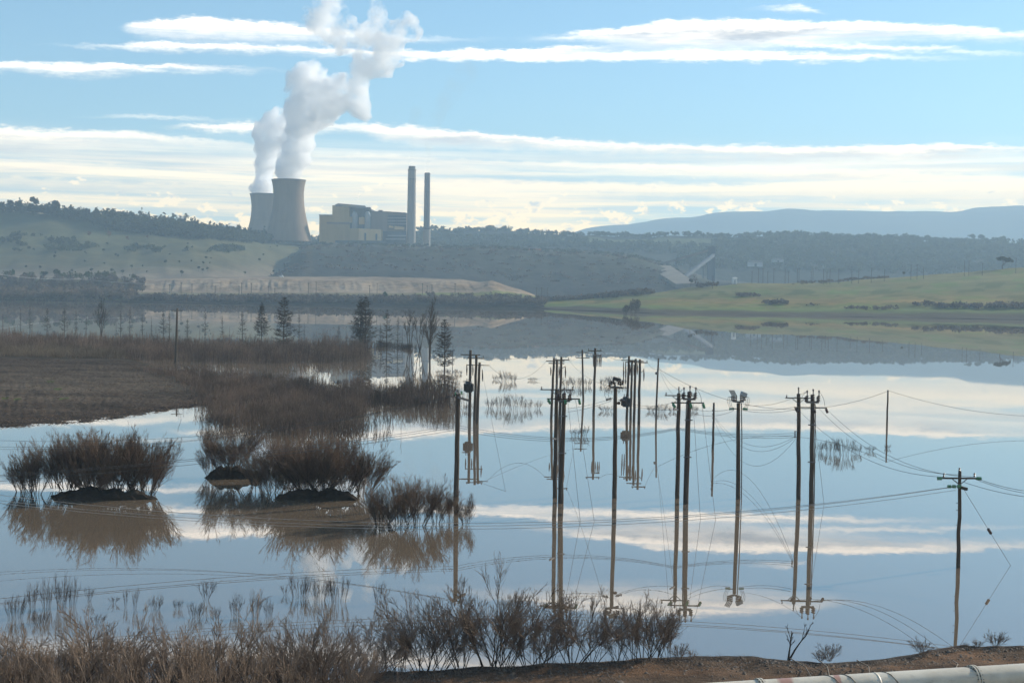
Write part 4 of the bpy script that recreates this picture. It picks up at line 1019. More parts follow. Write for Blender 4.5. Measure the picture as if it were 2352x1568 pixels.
# ------------------------------------------------------------------ leafy far vegetation
def leafcloud(c, r, m, size, r_, shell=.35):
    """m leaf clumps (small quads) through each ellipsoid; c (N,3) centres, r (N,3) radii"""
    N_ = len(c); M_ = N_ * m
    d = unit(r_.normal(size=(M_, 3))); q = r_.uniform(shell, 1, M_)[:, None] ** .6
    # lumpy crowns: pull points towards a few sub-centres
    lob = unit(r_.normal(size=(N_, 5, 3))); lob[..., 2] = np.abs(lob[..., 2]) * .8
    k = r_.integers(0, 5, M_); par = np.repeat(np.arange(N_), m)
    p = lob[par, k] * .52 + d * q * .55
    C = c[par] + p * r[par]
    s = (size * r[par].mean(1) * r_.uniform(.5, 1.3, M_))[:, None]
    a = unit(r_.normal(size=(M_, 3))); b = unit(np.cross(a, r_.normal(size=(M_, 3))))
    V_ = np.stack([C + a * s, C + b * s * .8, C - a * s, C - b * s * .8], 1).reshape(-1, 3)
    return V_, np.arange(M_ * 4).reshape(-1, 4)
def wood(name, pts, h, w, m, size, mat, label, seed, trunks=False, cat='wood'):
    """a wood that reads as one mass: pts (N,3) feet, h (N,) heights, w (N,) half widths"""
    r_ = np.random.default_rng(seed); pts = np.array(pts); h = np.asarray(h); w = np.asarray(w)
    c = pts + np.stack([0 * h, 0 * h, h * .42], 1); r = np.stack([w, w, h * .55], 1)
    parts = [leafcloud(c, r, m, size, r_)]
    if trunks:
        P = np.stack([pts - [0, 0, .5], pts + np.stack([0 * h, 0 * h, h * .5], 1)], 1)
        parts.append(tubes(P, np.tile([[.35, .2]], (len(pts), 1)), 3))
    v, f = join(parts)
    return tag(link(name, mesh(name, v, quads=f), mat), label, cat, kind='stuff')
M_gum = leaf_mat('dark_gum_foliage', (.028, .036, .022), (.055, .065, .036), .05)
M_gum2 = leaf_mat('olive_foliage', (.045, .055, .026), (.075, .085, .042), .06)
M_brush = leaf_mat('brown_bare_brush', (.11, .085, .064), (.19, .145, .105), .06)
M_brush2 = leaf_mat('purple_brown_brush', (.070, .058, .052), (.125, .10, .084), .06)
M_autumn = leaf_mat('autumn_foliage', (.16, .07, .04), (.20, .11, .05), .05)
M_pine = leaf_mat('bright_pine_foliage', (.03, .06, .02), (.05, .085, .03), .1)
r_ = np.random.default_rng(71)
def on(loft, n, x0, x1, t0, t1, keep=None, seed=0):
    out_ = []
    while len(out_) < n:
        x, t = r_.uniform(x0, x1), r_.uniform(t0, t1)
        if keep is None or keep(x, t): out_.append(loft.point(x, t))
    return np.array(out_)
# left hill: wood along the crest, hedges and scattered trees below
def hk(x, t):
    lo = np.interp(x, [-300, 0, 200, 240, 420, 560, 640], [4.93, 4.90, 4.75, 4.25, 4.1, 3.9, 4.3])
    return t > lo
p_ = on(hill, 2300, -300, 640, 3.8, 5.35, hk)
wood('hilltop_wood', p_, r_.gamma(9, 1.35, len(p_)) + 2, r_.uniform(2.5, 6.5, len(p_)), 34, .27, M_gum, 'dark gum wood along the crest of the left hill', 72, True)
p_ = on(hill, 330, -200, 560, 2.75, 3.2, lambda x, t: fract(np.array(x), np.array(t * 100), 130, 5) > .05)
wood('hillside_scrub', p_, r_.uniform(4, 9, len(p_)), r_.uniform(3, 6, len(p_)), 26, .32, M_gum2, 'band of scrub across the pasture of the left hill', 73)
p_ = on(hill, 120, -100, 230, 3.3, 3.75, lambda x, t: fract(np.array(x), np.array(t * 90), 90, 6) > .2)
wood('hillside_scrub', p_, r_.uniform(4, 8, len(p_)), r_.uniform(3, 5, len(p_)), 26, .32, M_gum, 'upper broken hedge on the pasture at far left', 74)
p_ = on(hill, 230, 540, 900, 4.5, 5.2)
wood('plant_screen_trees', p_, r_.uniform(4, 10, len(p_)), r_.uniform(3, 5, len(p_)), 28, .3, M_gum, 'low dark trees screening the foot of the cooling towers', 75)
p_ = on(emb, 420, 640, 1560, 3.2, 4.6)
wood('terrace_scrub', p_, r_.uniform(2, 6, len(p_)), r_.uniform(3, 6, len(p_)), 20, .32, M_gum, 'low scrub on the terrace in front of the power station', 76)
p_ = on(emb, 420, 600, 1600, 1.6, 3.3)
wood('embankment_scrub', p_, r_.uniform(1.2, 3.5, len(p_)), r_.uniform(3, 8, len(p_)), 16, .34, M_brush2, 'patchy brown scrub on the dark embankment', 77)
def rk(x, t):
    if t < 2 and x < 1560: return False
    if x < 1640: return t > 3.72 or (t < 2.7 and x > 1250) or (t < 3.0 and x < 1350)
    if x < 1760: return t > 3.7 or t < 3.0
    return True
p_ = on(ridge, 5200, 620, 2880, 1.1, 3.98, rk)
hh = r_.uniform(7, 15, len(p_))
wood('ridge_wood', p_, hh, r_.uniform(6, 12, len(p_)), 26, .32, M_gum, 'dark plantation covering the ridge behind the mine', 78)
# shore brush
def shore_pts(x0, x1, n, t0, t1): return on(cut, n, x0, x1, t0, t1)
p_ = shore_pts(-300, 310, 420, .3, 1.7)
wood('shore_willows', p_, r_.uniform(6, 13, len(p_)), r_.uniform(3, 6, len(p_)), 60, .22, M_brush, 'brown bare willows along the far shore at left', 81, True)
p_ = shore_pts(-300, 330, 420, 1.8, 3.9)
wood('shore_willows', p_, r_.uniform(5, 10, len(p_)), r_.uniform(3, 5, len(p_)), 44, .24, M_brush2, 'purple brown bare trees on the slope behind the far left shore', 82, True)
p_ = shore_pts(-300, 310, 70, 3.9, 4.4)
wood('shelter_belt', p_, r_.uniform(6, 12, len(p_)), r_.uniform(2.5, 4.5, len(p_)), 44, .24, M_gum2, 'row of mixed trees above the road at far left', 83, True)
p_ = shore_pts(300, 1000, 620, .05, 1.1)
wood('shore_brush', p_, r_.uniform(4.0, 8.2, len(p_)), r_.uniform(3, 6, len(p_)), 44, .24, M_brush2, 'low bare brush along the middle of the far shore', 84)
p_ = shore_pts(980, 1250, 300, .1, 1.6)
wood('shore_brush', p_, r_.uniform(3, 6.5, len(p_)), r_.uniform(2.5, 5, len(p_)), 40, .24, M_brush2, 'low bare brush at the right end of the spoil bank', 85)
p_ = on(slope, 380, 1195, 1520, 4.3, 5.3, lambda x, t: x < 1500)
wood('slope_brush', p_, r_.uniform(3, 6, len(p_)) * np.interp(p_[:, 0], [20, 120, 150], [.8, 1.3, .6]), r_.uniform(2.5, 5, len(p_)), 40, .24, M_brush2, 'bare brush along the left end of the grassy slope', 86)
bp = []; bh = []
for x0, x1, t, n, hgt in ((1690, 1745, 3.7, 26, 4), (1755, 1810, 2.55, 30, 4), (1850, 1880, 2.5, 8, 2), (1940, 2060, 2.35, 46, 3), (2100, 2160, 2.45, 24, 3.5), (2160, 2420, 2.55, 120, 4.5), (1880, 2040, 5.02, 70, 3.6), (1820, 1900, 5.05, 24, 3), (1600, 1645, 4.95, 16, 5)):
    for _ in range(n): bp.append(slope.point(r_.uniform(x0, x1), t + r_.uniform(-.12, .12) + .15 * math.sin(x0))); bh.append(hgt * r_.uniform(.6, 1.2))
wood('slope_scrub', np.array(bp), np.array(bh), np.array(bh) * .8, 34, .26, M_brush2, 'dark scrub patches scattered over the grassy slope', 87)
# single trees one can tell apart
def leaf_tree(seed, h, w, m, size, lift=.5, lobes=4):
    r_ = np.random.default_rng(seed)
    P0 = stems(np.array([[0, 0, -.4]]), np.array([[0, 0, 1.0]]), np.array([h * .75]), 6, np.array([[.05, 0, 0]]), r_, .015)
    P1 = grow(P0, 5, .35, .95, .45, .6, .3, 4, r_)
    tr = join([tubes(P0, taper(1, 6, h * .022, h * .008), 6), tubes(P1, taper(len(P1), 4, h * .010, h * .004), 4)])
    cs = np.concatenate([P1[:, -1], P0[:, -1]]); rr = np.stack([r_.uniform(.7, 1.1, len(cs)) * w * .55] * 2 + [r_.uniform(.7, 1.1, len(cs)) * h * (1 - lift) * .42], 1)
    lf = leafcloud(cs, rr, m, size, r_)
    return mesh('trunk', tr[0], quads=tr[1]), mesh('crown', lf[0], quads=lf[1])
trees = {'gum': make_pair('gum_tree', (M_trunk, M_gum), leaf_tree(3, 10, 4.2, 90, .26), 'gum tree', 'tree', None, ('trunk', 'crown')),
         'bush': make_pair('field_tree', (M_trunk, M_gum), leaf_tree(5, 10, 5.0, 60, .30, .35), 'small tree', 'tree', None, ('trunk', 'crown')),
         'autumn': make_pair('autumn_tree', (M_trunk, M_autumn), leaf_tree(7, 10, 5.5, 70, .30, .4), 'autumn tree', 'tree', None, ('trunk', 'crown')),
         'pine': make_pair('pine_tree', (M_trunk, M_pine), leaf_tree(8, 10, 3.0, 90, .28, .2), 'pine', 'tree', None, ('trunk', 'crown'))}
GC = 'tall gum trees breaking the skyline of the left hill'
for x, yt, lab in ((24, 458, 'gum tree at the left end of the hilltop skyline'), (42, 460, 'broad gum tree next to the left end of the hilltop skyline'), (76, 450, 'tallest lone gum tree on the left hilltop'), (126, 459, 'slim lone gum tree right of the tallest one on the hilltop'), (247, 484, 'rounded gum tree in the middle of the hilltop skyline'), (280, 485, 'flat topped gum tree in the middle of the hilltop skyline'), (302, 487, 'leaning gum tree right of the flat topped one on the skyline'), (328, 497, 'isolated gum tree where the skyline starts to drop'), (380, 503, 'lone gum tree just left of the two pylons')):
    c = hill.point(x, 5.0); place(trees['gum'], USED, c, (at(x, yt, c[1])[2] - c[2]) / 10, x * .1, lab, GC)
for i, (x, t, s_) in enumerate(((205, 3.75, .8), (250, 3.85, .9), (292, 3.7, .7), (338, 3.75, .6))):
    place(trees['autumn'], USED, hill.point(x, t), s_, i, ['russet tree at the left end of the four autumn trees', 'tallest russet tree of the four autumn trees', 'russet tree beside the bright field strip', 'small russet tree at the right end of the four autumn trees'][i], 'autumn trees below the hilltop wood')
GF = 'small trees dotted over the hill pasture'
fx = np.sort(r_.uniform(60, 640, 46))
for i, x in enumerate(fx):
    t = r_.uniform(1.15, 3.3) if i % 4 else r_.uniform(1.0, 1.6)
    place(trees['bush'], USED, hill.point(x, t), r_.uniform(.3, .72), i, 'small dark tree dotted on the open hill pasture, %s from the left' % NTH[i], GF)
for i, (x, t, s_, k, lab) in enumerate(((28, 4.1, 1.0, 'pine', 'dark green pine at the left end of the shelter belt'), (57, 4.1, .8, 'gum', 'grey green tree second in the shelter belt at far left'), (103, 4.1, .85, 'gum', 'grey green tree in the middle of the shelter belt'), (130, 4.1, 1.1, 'bush', 'tall bushy tree right of the middle of the shelter belt'), (150, 4.1, .6, 'pine', 'narrow pine in the shelter belt'), (161, 4.1, .5, 'pine', 'short pine in the shelter belt'), (198, 4.1, .8, 'pine', 'brightest green pine in the shelter belt'), (206, 4.1, .65, 'pine', 'lower pine touching the brightest one in the shelter belt'), (228, 4.1, .5, 'gum', 'last small tree at the right end of the shelter belt'))):
    place(trees[k], USED, cut.point(x, t), s_, i * 1.3, lab, 'trees of the shelter belt above the far left shore')
o = place(trees['gum'], USED, slope.point(2302, 5.0), 1.25, .5, 'large spreading gum tree alone at the right end of the slope crest'); o.scale = (3.3, 2.8, 1.35)
place(trees['gum'], USED, slope.point(2076, 5.0), .55, 2.0, 'small bare looking tree alone on the slope crest')
place(trees['gum'], USED, slope.point(1586, 5.0), .85, 1.0, 'small tree standing where the slope crest meets the brush')
place(trees['bush'], USED, slope.point(1648, 5.0), .45, 1.0, 'round dark bush beside the white shed on the slope')
for i, (x, s_, lab) in enumerate(((2130, 1.2, 'tree standing proud on the ridge skyline, left of the two near the right edge'), (2232, 1.5, 'big tree on the ridge skyline near the right edge, left of the close pair'), (2252, 1.5, 'big tree on the ridge skyline near the right edge, right of the close pair'), (2305, 1.2, 'low tree on the ridge skyline nearest the right edge'))):
    o = place(trees['bush'], USED, ridge.point(x, 4.0), s_, x, lab, 'single trees on the ridge skyline'); o.scale = (s_ * 1.8, s_ * 1.8, s_ * 1.3)
for i, (x, yb, yt, w, lab) in enumerate(((1455, 722, 683, 17, 'big bare bush standing in the water off the grassy slope'), (1436, 722, 697, 8, 'small bare bush standing in the water left of the big one'))):
    c = wp(x, yb, 0); k = mpp(c[1]); h = (yb - yt) * k
    r9 = np.random.default_rng(60 + i); st_ = shrub_meshes('bush', 61 + i, h * .9, .5, 9, w * k * .5, 4, 4, 0, .1, .10, (0, 0), .03)
    cs = np.stack([r9.uniform(-.55, .55, 9) * w * k, r9.uniform(-.3, .3, 9) * w * k, h * r9.uniform(.25, .66, 9)], 1)
    lf = leafcloud(cs, np.tile([[w * k * .5, w * k * .5, h * .30]], (9, 1)), 150, .13, r9)
    r0 = make_pair('flooded_bush', (M_trunk, M_brush2), (st_[0], mesh('crown', lf[0], quads=lf[1])), lab, 'bush', None, ('stems', 'crown')); r0.location = Vector(c)
o = place(trees['pine'], USED, cut.point(882, 1.05), .75, 0, 'dark rounded pine on the far shore below the spoil bank'); o.scale = (1.2, 1.2, .8)

# ------------------------------------------------------------------ poles
M_pole = None
m, N, out = new_mat('weathered_pole_wood'); p = objc(N)
g1 = N.noise(N.mulc(p, (14, 14, .6)), 1.0, 4, .6); g2 = N.noise(N.mulc(p, (3, 3, .25)), 1.0, 3, .5)
c_ = N.mix(N.smooth(g1, .3, .7), (.055, .043, .033), (.120, .093, .070)); c_ = N.mix(N.smooth(g2, .5, .7, 0, .6), c_, (.12, .105, .085))
pbsdf(N, out, c_, .85, .15, bump(N, g1, .5, .03)); M_pole = m
M_arm = noisy('crossarm_wood', (.060, .052, .042), (.11, .095, .075), 1.5)
M_metal = noisy('dull_metal', (.10, .10, .105), (.17, .17, .175), 3, .5)
M_trafo = noisy('transformer_grey_paint', (.045, .048, .05), (.075, .078, .08), 1.0, .5)
M_green, N, out = new_mat('green_glass_insulator'); pbsdf(N, out, (.09, .26, .13), .12, .6)
M_brown, N, out = new_mat('brown_porcelain'); pbsdf(N, out, (.07, .045, .035), .25, .5)
M_wire = noisy('dark_conductor', (.05, .05, .052), (.09, .09, .09), 1.0, .6)
M_wire2 = noisy('bright_conductor', (.26, .25, .24), (.34, .33, .31), 1.0, .5)
def ins(c, r, h, n=3, down=False):
    prof = [(r * .35, 0)]
    for i in range(n): z = h * (i + .15) / n; prof += [(r * .4, z), (r, z + h * .18 / n * 1.5), (r * .9, z + h * .5 / n), (r * .4, z + h * .62 / n)]
    prof += [(r * .3, h)]
    if down: prof = [(a_, -z) for a_, z in prof][::-1]
    return MB().lathe(prof, 9, c)
class Pole:
    def __init__(s, top, base, rt, rb, label, group, name='utility_pole', z=0.0):
        s.B = wp(base[0], base[1], z); s.D = s.B[1]; s.k = mpp(s.D); s.T = at(top[0], top[1], s.D)
        s.root = empty(name, s.B); tag(s.root, label, 'pole', group)
        rt, rb = rt * s.k, rb * s.k; s.rt = rt
        P = np.array([s.B + (s.T - s.B) * t for t in np.linspace(-.12, 1, 8)]); P[1:-1, 0] += np.random.default_rng(int(base[0])).normal(0, .02, 6)
        MB().tube(P, np.linspace(rb, rt, 8), 12).build('shaft', M_pole, s.root, smooth=True)
    def pt(s, x, y, dy=0.0): return at(x, y, s.D + dy)
    def arm(s, xl, xr, y, tip=None, hgt=2.2, side=-1, yr=None, rot=0.0):
        dy = side * (s.rt + .09)
        a, b = s.pt(xl, y, dy - rot), s.pt(xr, yr if yr else y + .6, dy + rot)
        MB().bar(a, b, .075, hgt * s.k / 2).build('crossarm', M_arm, s.root)
        s.ends = (a, b); return a, b
    def brace(s, a, y):
        b = s.pt(*s.px_on(y), -s.rt); MB().bar(a, b, .03, .03).build('brace', M_metal, s.root)
    def px_on(s, y):
        q = s.T + (s.B - s.T) * 0; f = (y - s.ty) / (s.by - s.ty); return (s.tx + (s.bx - s.tx) * f, y)
    def pin(s, x, y, mat=None, r=.09, h=.30, n=2, dy=0, down=False):
        ins(s.pt(x, y, dy), r, h, n, down).build('insulator', mat or M_brown, s.root, smooth=True)
    def dead_end(s, a, d, mat, L=.55):      # string insulator lying along direction d
        d = np.array(d, float); d /= np.linalg.norm(d)
        m = MB(); m.tube([a, a + d * L], .03, 6)
        for f in (.3, .5, .7, .9): m.tube([a + d * L * (f - .06), a + d * L * (f + .06)], .13, 10)
        m.build('insulator', mat, s.root)
def pole(top, base, rt, rb, label, group, **kw):
    P = Pole(top, base, rt, rb, label, group, **kw); P.tx, P.ty = top; P.bx, P.by = base; return P
GN = 'near row of flooded power poles'; GB = 'further cluster of flooded power poles'
# front row -------------------------------------------------------------
A1 = pole((1052.2, 904), (1047.5, 1143), 4.9, 6.2, 'thick plain pole standing foremost on the left, with a stubby bracket on top', GN)
for x, y in ((1046, 908), (1060, 906)): A1.pin(x, y, M_green, .13, .3, 2)
a = A1.pt(1052, 912, -.3); MB().bar(a, A1.pt(1075, 919, .4), .08, .1).build('bracket', M_metal, A1.root); A1.pin(1052, 903, M_brown, .1, .35, 3)
A1.pin(1044, 912, M_brown, .1, .3, 2)
def plain(top, base, arm, lab, low=None):
    P = pole(top, base, 4.2, 5.4, lab, GN); xl, xr, y = arm; P.arm(xl, xr, y)
    a, b = P.ends; P.brace(P.pt(top[0] - 14, y + 2, -.4), y + 13); P.brace(P.pt(top[0] + 14, y + 2, -.4), y + 13)
    for x in (xl + 3, xr - 3): P.pin(x, y - 1, M_brown, .08, .25, 2, -.4)
    MB().tube([P.T, P.T + np.array([0, 0, .45])], .06, 6).build('spike', M_metal, P.root); P.pin(top[0], top[1] - 9, M_brown, .10, .25, 2)
    if low: MB().bar(P.pt(top[0] - 2, low, -.3), P.pt(top[0] - 12, low - 2, -.9), .06, .07).build('bracket', M_metal, P.root)
    for j in range(5): 
        y_ = top[1] + 60 + j * 26; MB().bar(P.pt(*P.px_on(y_), -.2), P.pt(P.px_on(y_)[0] - 7, y_, -.2), .02, .02).build('step_bolt', M_metal, P.root)
    return P
def pronged(top, base, arm, lab, green=True):
    P = pole(top, base, 4.6, 5.6, lab, GN); k = P.k; xl, xr, y = arm
    # switch frame with three upright prongs on the pole head
    yq = top[1] + 17
    MB().bar(P.pt(top[0] - 15, yq, -.35), P.pt(top[0] + 14, yq + .5, -.35), .07, .10).build('frame', M_metal, P.root)
    for x in (top[0] - 13.5, top[0] + .2, top[0] + 13.5):
        yb_ = yq if abs(x - top[0]) > 5 else top[1] + 14
        c = P.pt(x + .8, yb_, -.35)
        ins(c, .17, .62, 4).build('prong', M_brown, P.root, smooth=True)
        MB().tube([c + [0, 0, .55], c + [0, 0, .95]], .05, 6).tube([c + [0, 0, .9], c + [0, 0, 1.08]], .085, 8).build('prong_tip', M_metal, P.root)
        ins(P.pt(x - 2.6, yb_, -.5), .13, .5, 3).build('arrester', M_brown, P.root, smooth=True)
    P.arm(xl, xr, y, hgt=2.6)
    for x in (xl + 2, top[0] + 2, xr - 2): P.dead_end(P.pt(x, y + 1, -.35), (.35 if x < top[0] else .1, -.5, -.55), M_green if green else M_brown)
    # cable riser clipped down the pole
    q = [P.pt(P.px_on(yy)[0] + xo, yy, -.15) for yy, xo in ((yq + 4, -5 if green else 6), (y + 6, -6 if green else 7), (base[1] + 4, -6 if green else 7))]
    MB().tube(q, .05, 6).build('riser_cable', M_wire, P.root)
    for yy in (y + 40, y + 125): MB().bar(P.pt(P.px_on(yy)[0] - 9, yy, -.25), P.pt(P.px_on(yy)[0] + 9, yy, -.25), .05, .05).build('clamp', M_metal, P.root)
    return P
A2 = plain((1279, 893), (1274, 1143), (1241, 1318, 894.5), 'plain crossarm pole, left of the near pair by the middle cluster', 1008)
A3 = pronged((1295.5, 903), (1288.5, 1155), (1256, 1332, 915.5), 'three-pronged pole, right of the near pair by the middle cluster')
A4 = pole((1413.9, 889), (1412, 1143), 4.3, 5.6, 'single pole with a jumbled fuse cluster on its head', GN)
MB().bar(A4.pt(1402, 889, -.3), A4.pt(1429, 890, .3), .08, .1).build('frame', M_metal, A4.root)
for i, (x, y) in enumerate(((1400, 884), (1404, 880), (1409, 878), (1420, 880), (1425, 882), (1430, 880), (1412, 884))):
    c = A4.pt(x, y + 4, -.3 + .1 * (i % 3)); ins(c, .15, .42, 3).build('fuse', M_brown, A4.root, smooth=True)
MB().bar(A4.pt(1408, 868, 0), A4.pt(1426, 874, 0), .18, .16).build('switch_box', M_trafo, A4.root)
A4.arm(1421, 1440, 889.5, hgt=1.4)
for x, y in ((1408, 914), (1420, 918)): A4.dead_end(A4.pt(x, y, -.2), (-.6 if x < 1414 else .7, 0, -.15), M_brown, .7)
MB().lathe([(.05, 0), (.16, .05), (.18, .2), (.05, .3)], 8, A4.pt(1421, 929, -.2)).build('weight', M_brown, A4.root)
A5 = plain((1559.2, 903), (1556, 1143), (1527, 1592, 908), 'plain crossarm pole, left of the near pair with green insulators', 941)
A6 = pronged((1583.5, 899), (1576, 1157), (1542, 1617, 924.5), 'three-pronged pole, right of the near pair with green insulators')
A7 = pole((1696.2, 925.7), (1695.5, 1144.8), 4.2, 5.4, 'single pole with two tilted fuse brackets like horns', GN)
for s_ in (-1, 1):
    MB().bar(A7.pt(1696, 923, -.1), A7.pt(1696 + s_ * 13, 921, -.3), .07, .09).build('bracket', M_metal, A7.root)
    for j in range(4):
        c = A7.pt(1696 + s_ * (5 + 3.2 * j), 920, -.3 + .12 * j); ins(c, .11, .5, 3).build('fuse', M_brown, A7.root, smooth=True)
        if s_ < 0: MB().tube([c + [0, 0, .5], c + [-.28, 0, 1.0]], .05, 6).build('fuse_arm', M_metal, A7.root)
MB().bar(A7.pt(1702, 903, -.2), A7.pt(1714, 908, .1), .12, .20).build('switch_box', M_duct, A7.root)
A7.arm(1682, 1699, 938, hgt=2.0)
for s_ in (-1, 1): A7.dead_end(A7.pt(1696 + s_ * 7, 938, -.2), (s_, 0, -.1), M_green, .6)
MB().tube([A7.pt(1703, 925, -.2), A7.pt(1704, 1000, -.2), A7.pt(1703, 1149, -.2)], .05, 6).build('riser_cable', M_wire, A7.root)
A8 = plain((1834.2, 904), (1834.5, 1146), (1804, 1866, 913.5), 'plain crossarm pole, left of the right-hand pair', None)
for y in (994, 1000, 1005): A8.pin(1826, y, M_brown, .1, .2, 2)
A9 = pronged((1866.4, 906), (1863, 1157.7), (1824, 1899, 935.5), 'three-pronged pole, right of the right-hand pair', False)
B1 = pole((2204.7, 1081.5), (2201.4, 1303), 3.7, 5.0, 'lone crossarm pole with green insulators nearest the right edge', GN)
B1.arm(2162, 2243, 1097.5, hgt=3.6)
for x in (2168, 2204, 2238): B1.pin(x, 1095 if x != 2204 else 1083, M_brown, .09, .30, 2, -.35)
for x in (2166, 2241): B1.dead_end(B1.pt(x, 1098, -.4), (-1 if x < 2200 else 1, .1, -.05), M_green, .42)
for x in (2187, 2198, 2209): B1.dead_end(B1.pt(x, 1117, -.3), (-1, .1, .02), M_green, .34)
B1.brace(B1.pt(2187, 1099, -.35), 1113); B1.brace(B1.pt(2222, 1099, -.35), 1113)
MB().bar(B1.pt(2208, 1119, -.2), B1.pt(2221, 1123, -.6), .1, .1).build('stub_arm', M_arm, B1.root)
for j, y in enumerate((1155, 1171, 1205, 1239)): MB().bar(B1.pt(B1.px_on(y)[0], y, -.1), B1.pt(B1.px_on(y)[0] - 8, y - .5, -.1), .02, .02).build('step_bolt', M_metal, B1.root)
# further cluster --------------------------------------------------------
def transformer(P, x, y0, y1, w, flip=1):
    c = P.pt(x, y1, -.45); h = (y1 - y0) * P.k; r = w * P.k / 2
    tr = MB().lathe([(r * .9, 0), (r, .08), (r, h * .9), (r * .8, h)], 16, c).build('transformer', M_trafo, P.root)
    for j in range(7):
        a_ = math.pi * (1.05 + .9 * j / 6)
        f = MB().box(-.03, .03, -.14, .14, h * .12, h * .82); f.v = [(c[0] + (r + .1) * math.cos(a_) + vx * math.sin(a_) + vy * math.cos(a_), c[1] + (r + .1) * math.sin(a_) - vx * math.cos(a_) + vy * math.sin(a_), c[2] + vz) for vx, vy, vz in f.v]
        b_ = f.build('cooling_fin', M_trafo, P.root); b_.parent = tr
    for j in (-1, 0, 1):
        b_ = ins((c[0] + j * r * .55, c[1] - .1, c[2] + h), .10, .45, 3).build('bushing', M_brown, P.root, smooth=True); b_.parent = tr
def hang(P, xs, y0, y1):
    for x in xs: MB().tube([P.pt(x, y0, -.3), P.pt(x + .4, (y0 + y1) / 2, -.3), P.pt(x, y1, -.3)], [.05, .11, .05], 6).build('fuse', M_brown, P.root)
F1 = pole((1080.7, 803.8), (1078.6, 957), 3.0, 3.7, 'transformer pole with two crossarms in the left cluster', GB); F1.arm(1058, 1103, 814.3); F1.arm(1071, 1112, 838, hgt=1.7)
transformer(F1, 1076.5, 876, 901, 16); hang(F1, (1072, 1086), 836, 862); MB().bar(F1.pt(1063, 876, -.4), F1.pt(1082, 876, -.4), .06, .06).build('bracket', M_metal, F1.root)
F2 = pole((1094.4, 816.5), (1090, 965), 2.9, 3.6, 'pole right behind the left transformer pole, taller of two', GB); F2.arm(1074, 1112, 822.5); hang(F2, (1100,), 834, 858)
for x in (1076, 1110): F2.pin(x, 821, M_brown, .08, .25, 2)
F3 = pole((1101.8, 832), (1095.5, 971.5), 2.9, 3.6, 'pole right behind the left transformer pole, shorter of two', GB); F3.arm(1096, 1124, 838.5, hgt=1.6); hang(F3, (1108,), 849, 876)
F4 = pole((1272.6, 821.7), (1266, 962), 2.5, 3.2, 'leftmost slim pole of the middle cluster', GB); F4.arm(1254, 1297, 829); hang(F4, (1265,), 843, 862)
F5 = pole((1279.4, 825), (1277, 967), 2.5, 3.2, 'middle slim pole of the middle cluster', GB); F5.arm(1260, 1296, 834); hang(F5, (1284,), 840, 868)
F6 = pole((1289.5, 819.6), (1285, 973.6), 2.6, 3.3, 'rightmost slim pole of the middle cluster', GB); F6.arm(1275, 1308, 826); hang(F6, (1298.5,), 841, 868); MB().bar(F6.pt(1290, 846, -.2), F6.pt(1299, 841, -.3), .05, .05).build('bracket', M_metal, F6.root)
for x in (1277, 1306): F6.pin(x, 825, M_brown, .08, .25, 2)
F7 = pole((1337.7, 802.8), (1339.4, 919.8), 1.9, 2.5, 'slim leaning pole with two crossarms', GB); F7.arm(1323, 1352, 809, hgt=1.6); F7.arm(1323, 1354, 821.5, hgt=1.6)
F8 = pole((1367.3, 799.6), (1363.7, 950.6), 2.5, 3.2, 'slim pole with a crossarm and a bunch of fuses at its head', GB); F8.arm(1350, 1382, 805.3); hang(F8, (1363, 1371, 1376, 1380), 814, 842); MB().bar(F8.pt(1365, 816, -.2), F8.pt(1382, 816, -.2), .06, .08).build('bracket', M_metal, F8.root)
for x in (1352, 1380): F8.pin(x, 804, M_brown, .08, .25, 2)
F9 = pole((1444.9, 817.5), (1439.6, 961), 2.5, 3.2, 'transformer pole at the left of the tight row of four', GB); F9.arm(1427, 1462, 827); transformer(F9, 1438, 911, 934, 17); hang(F9, (1432, 1437), 830, 880)
F10 = pole((1451.8, 827), (1448.5, 965), 2.4, 3.1, 'second pole of the tight row of four', GB); F10.arm(1436, 1468, 831.5); hang(F10, (1447, 1456), 836, 862)
F11 = pole((1460.3, 823.9), (1456, 969.4), 2.6, 3.3, 'third pole of the tight row of four', GB); F11.arm(1444, 1478, 829); hang(F11, (1464,), 834, 860)
F12 = pole((1469.8, 824.9), (1467, 974.7), 2.7, 3.5, 'pole at the right end of the tight row of four', GB); F12.arm(1456, 1488, 832); hang(F12, (1478.7,), 846, 875); MB().bar(F12.pt(1470, 857, -.2), F12.pt(1479, 850, -.3), .05, .05).build('bracket', M_metal, F12.root)
for x in (1458, 1486): F12.pin(x, 831, M_brown, .08, .25, 2)
L1 = pole((1512.4, 822.8), (1506.5, 959.9), 1.8, 2.4, 'bare pole without crossarms right of the tight row of four', GB)
MB().lathe([(.2, 0), (.22, .3), (.1, .4)], 8, L1.pt(1508, 860, -.1)).build('clamp', M_metal, L1.root)
L2 = pole((1639.7, 924.5), (1637.2, 1032), 2.2, 3.0, 'short bare pole between the green insulator pair and the horned pole', GB)
for y in (944, 953, 961): L2.pin(1637, y, M_brown, .09, .2, 2, -.2)
L3 = pole((2039.5, 895.7), (2037, 978.9), 1.7, 2.3, 'bare pole standing alone far right', GB)
S1 = pole((407, 708), (403.5, 832), 2.0, 3.4, 'lone pole with one crossarm rising from the willow brake', None); S1.arm(394, 420, 713, hgt=1.2)
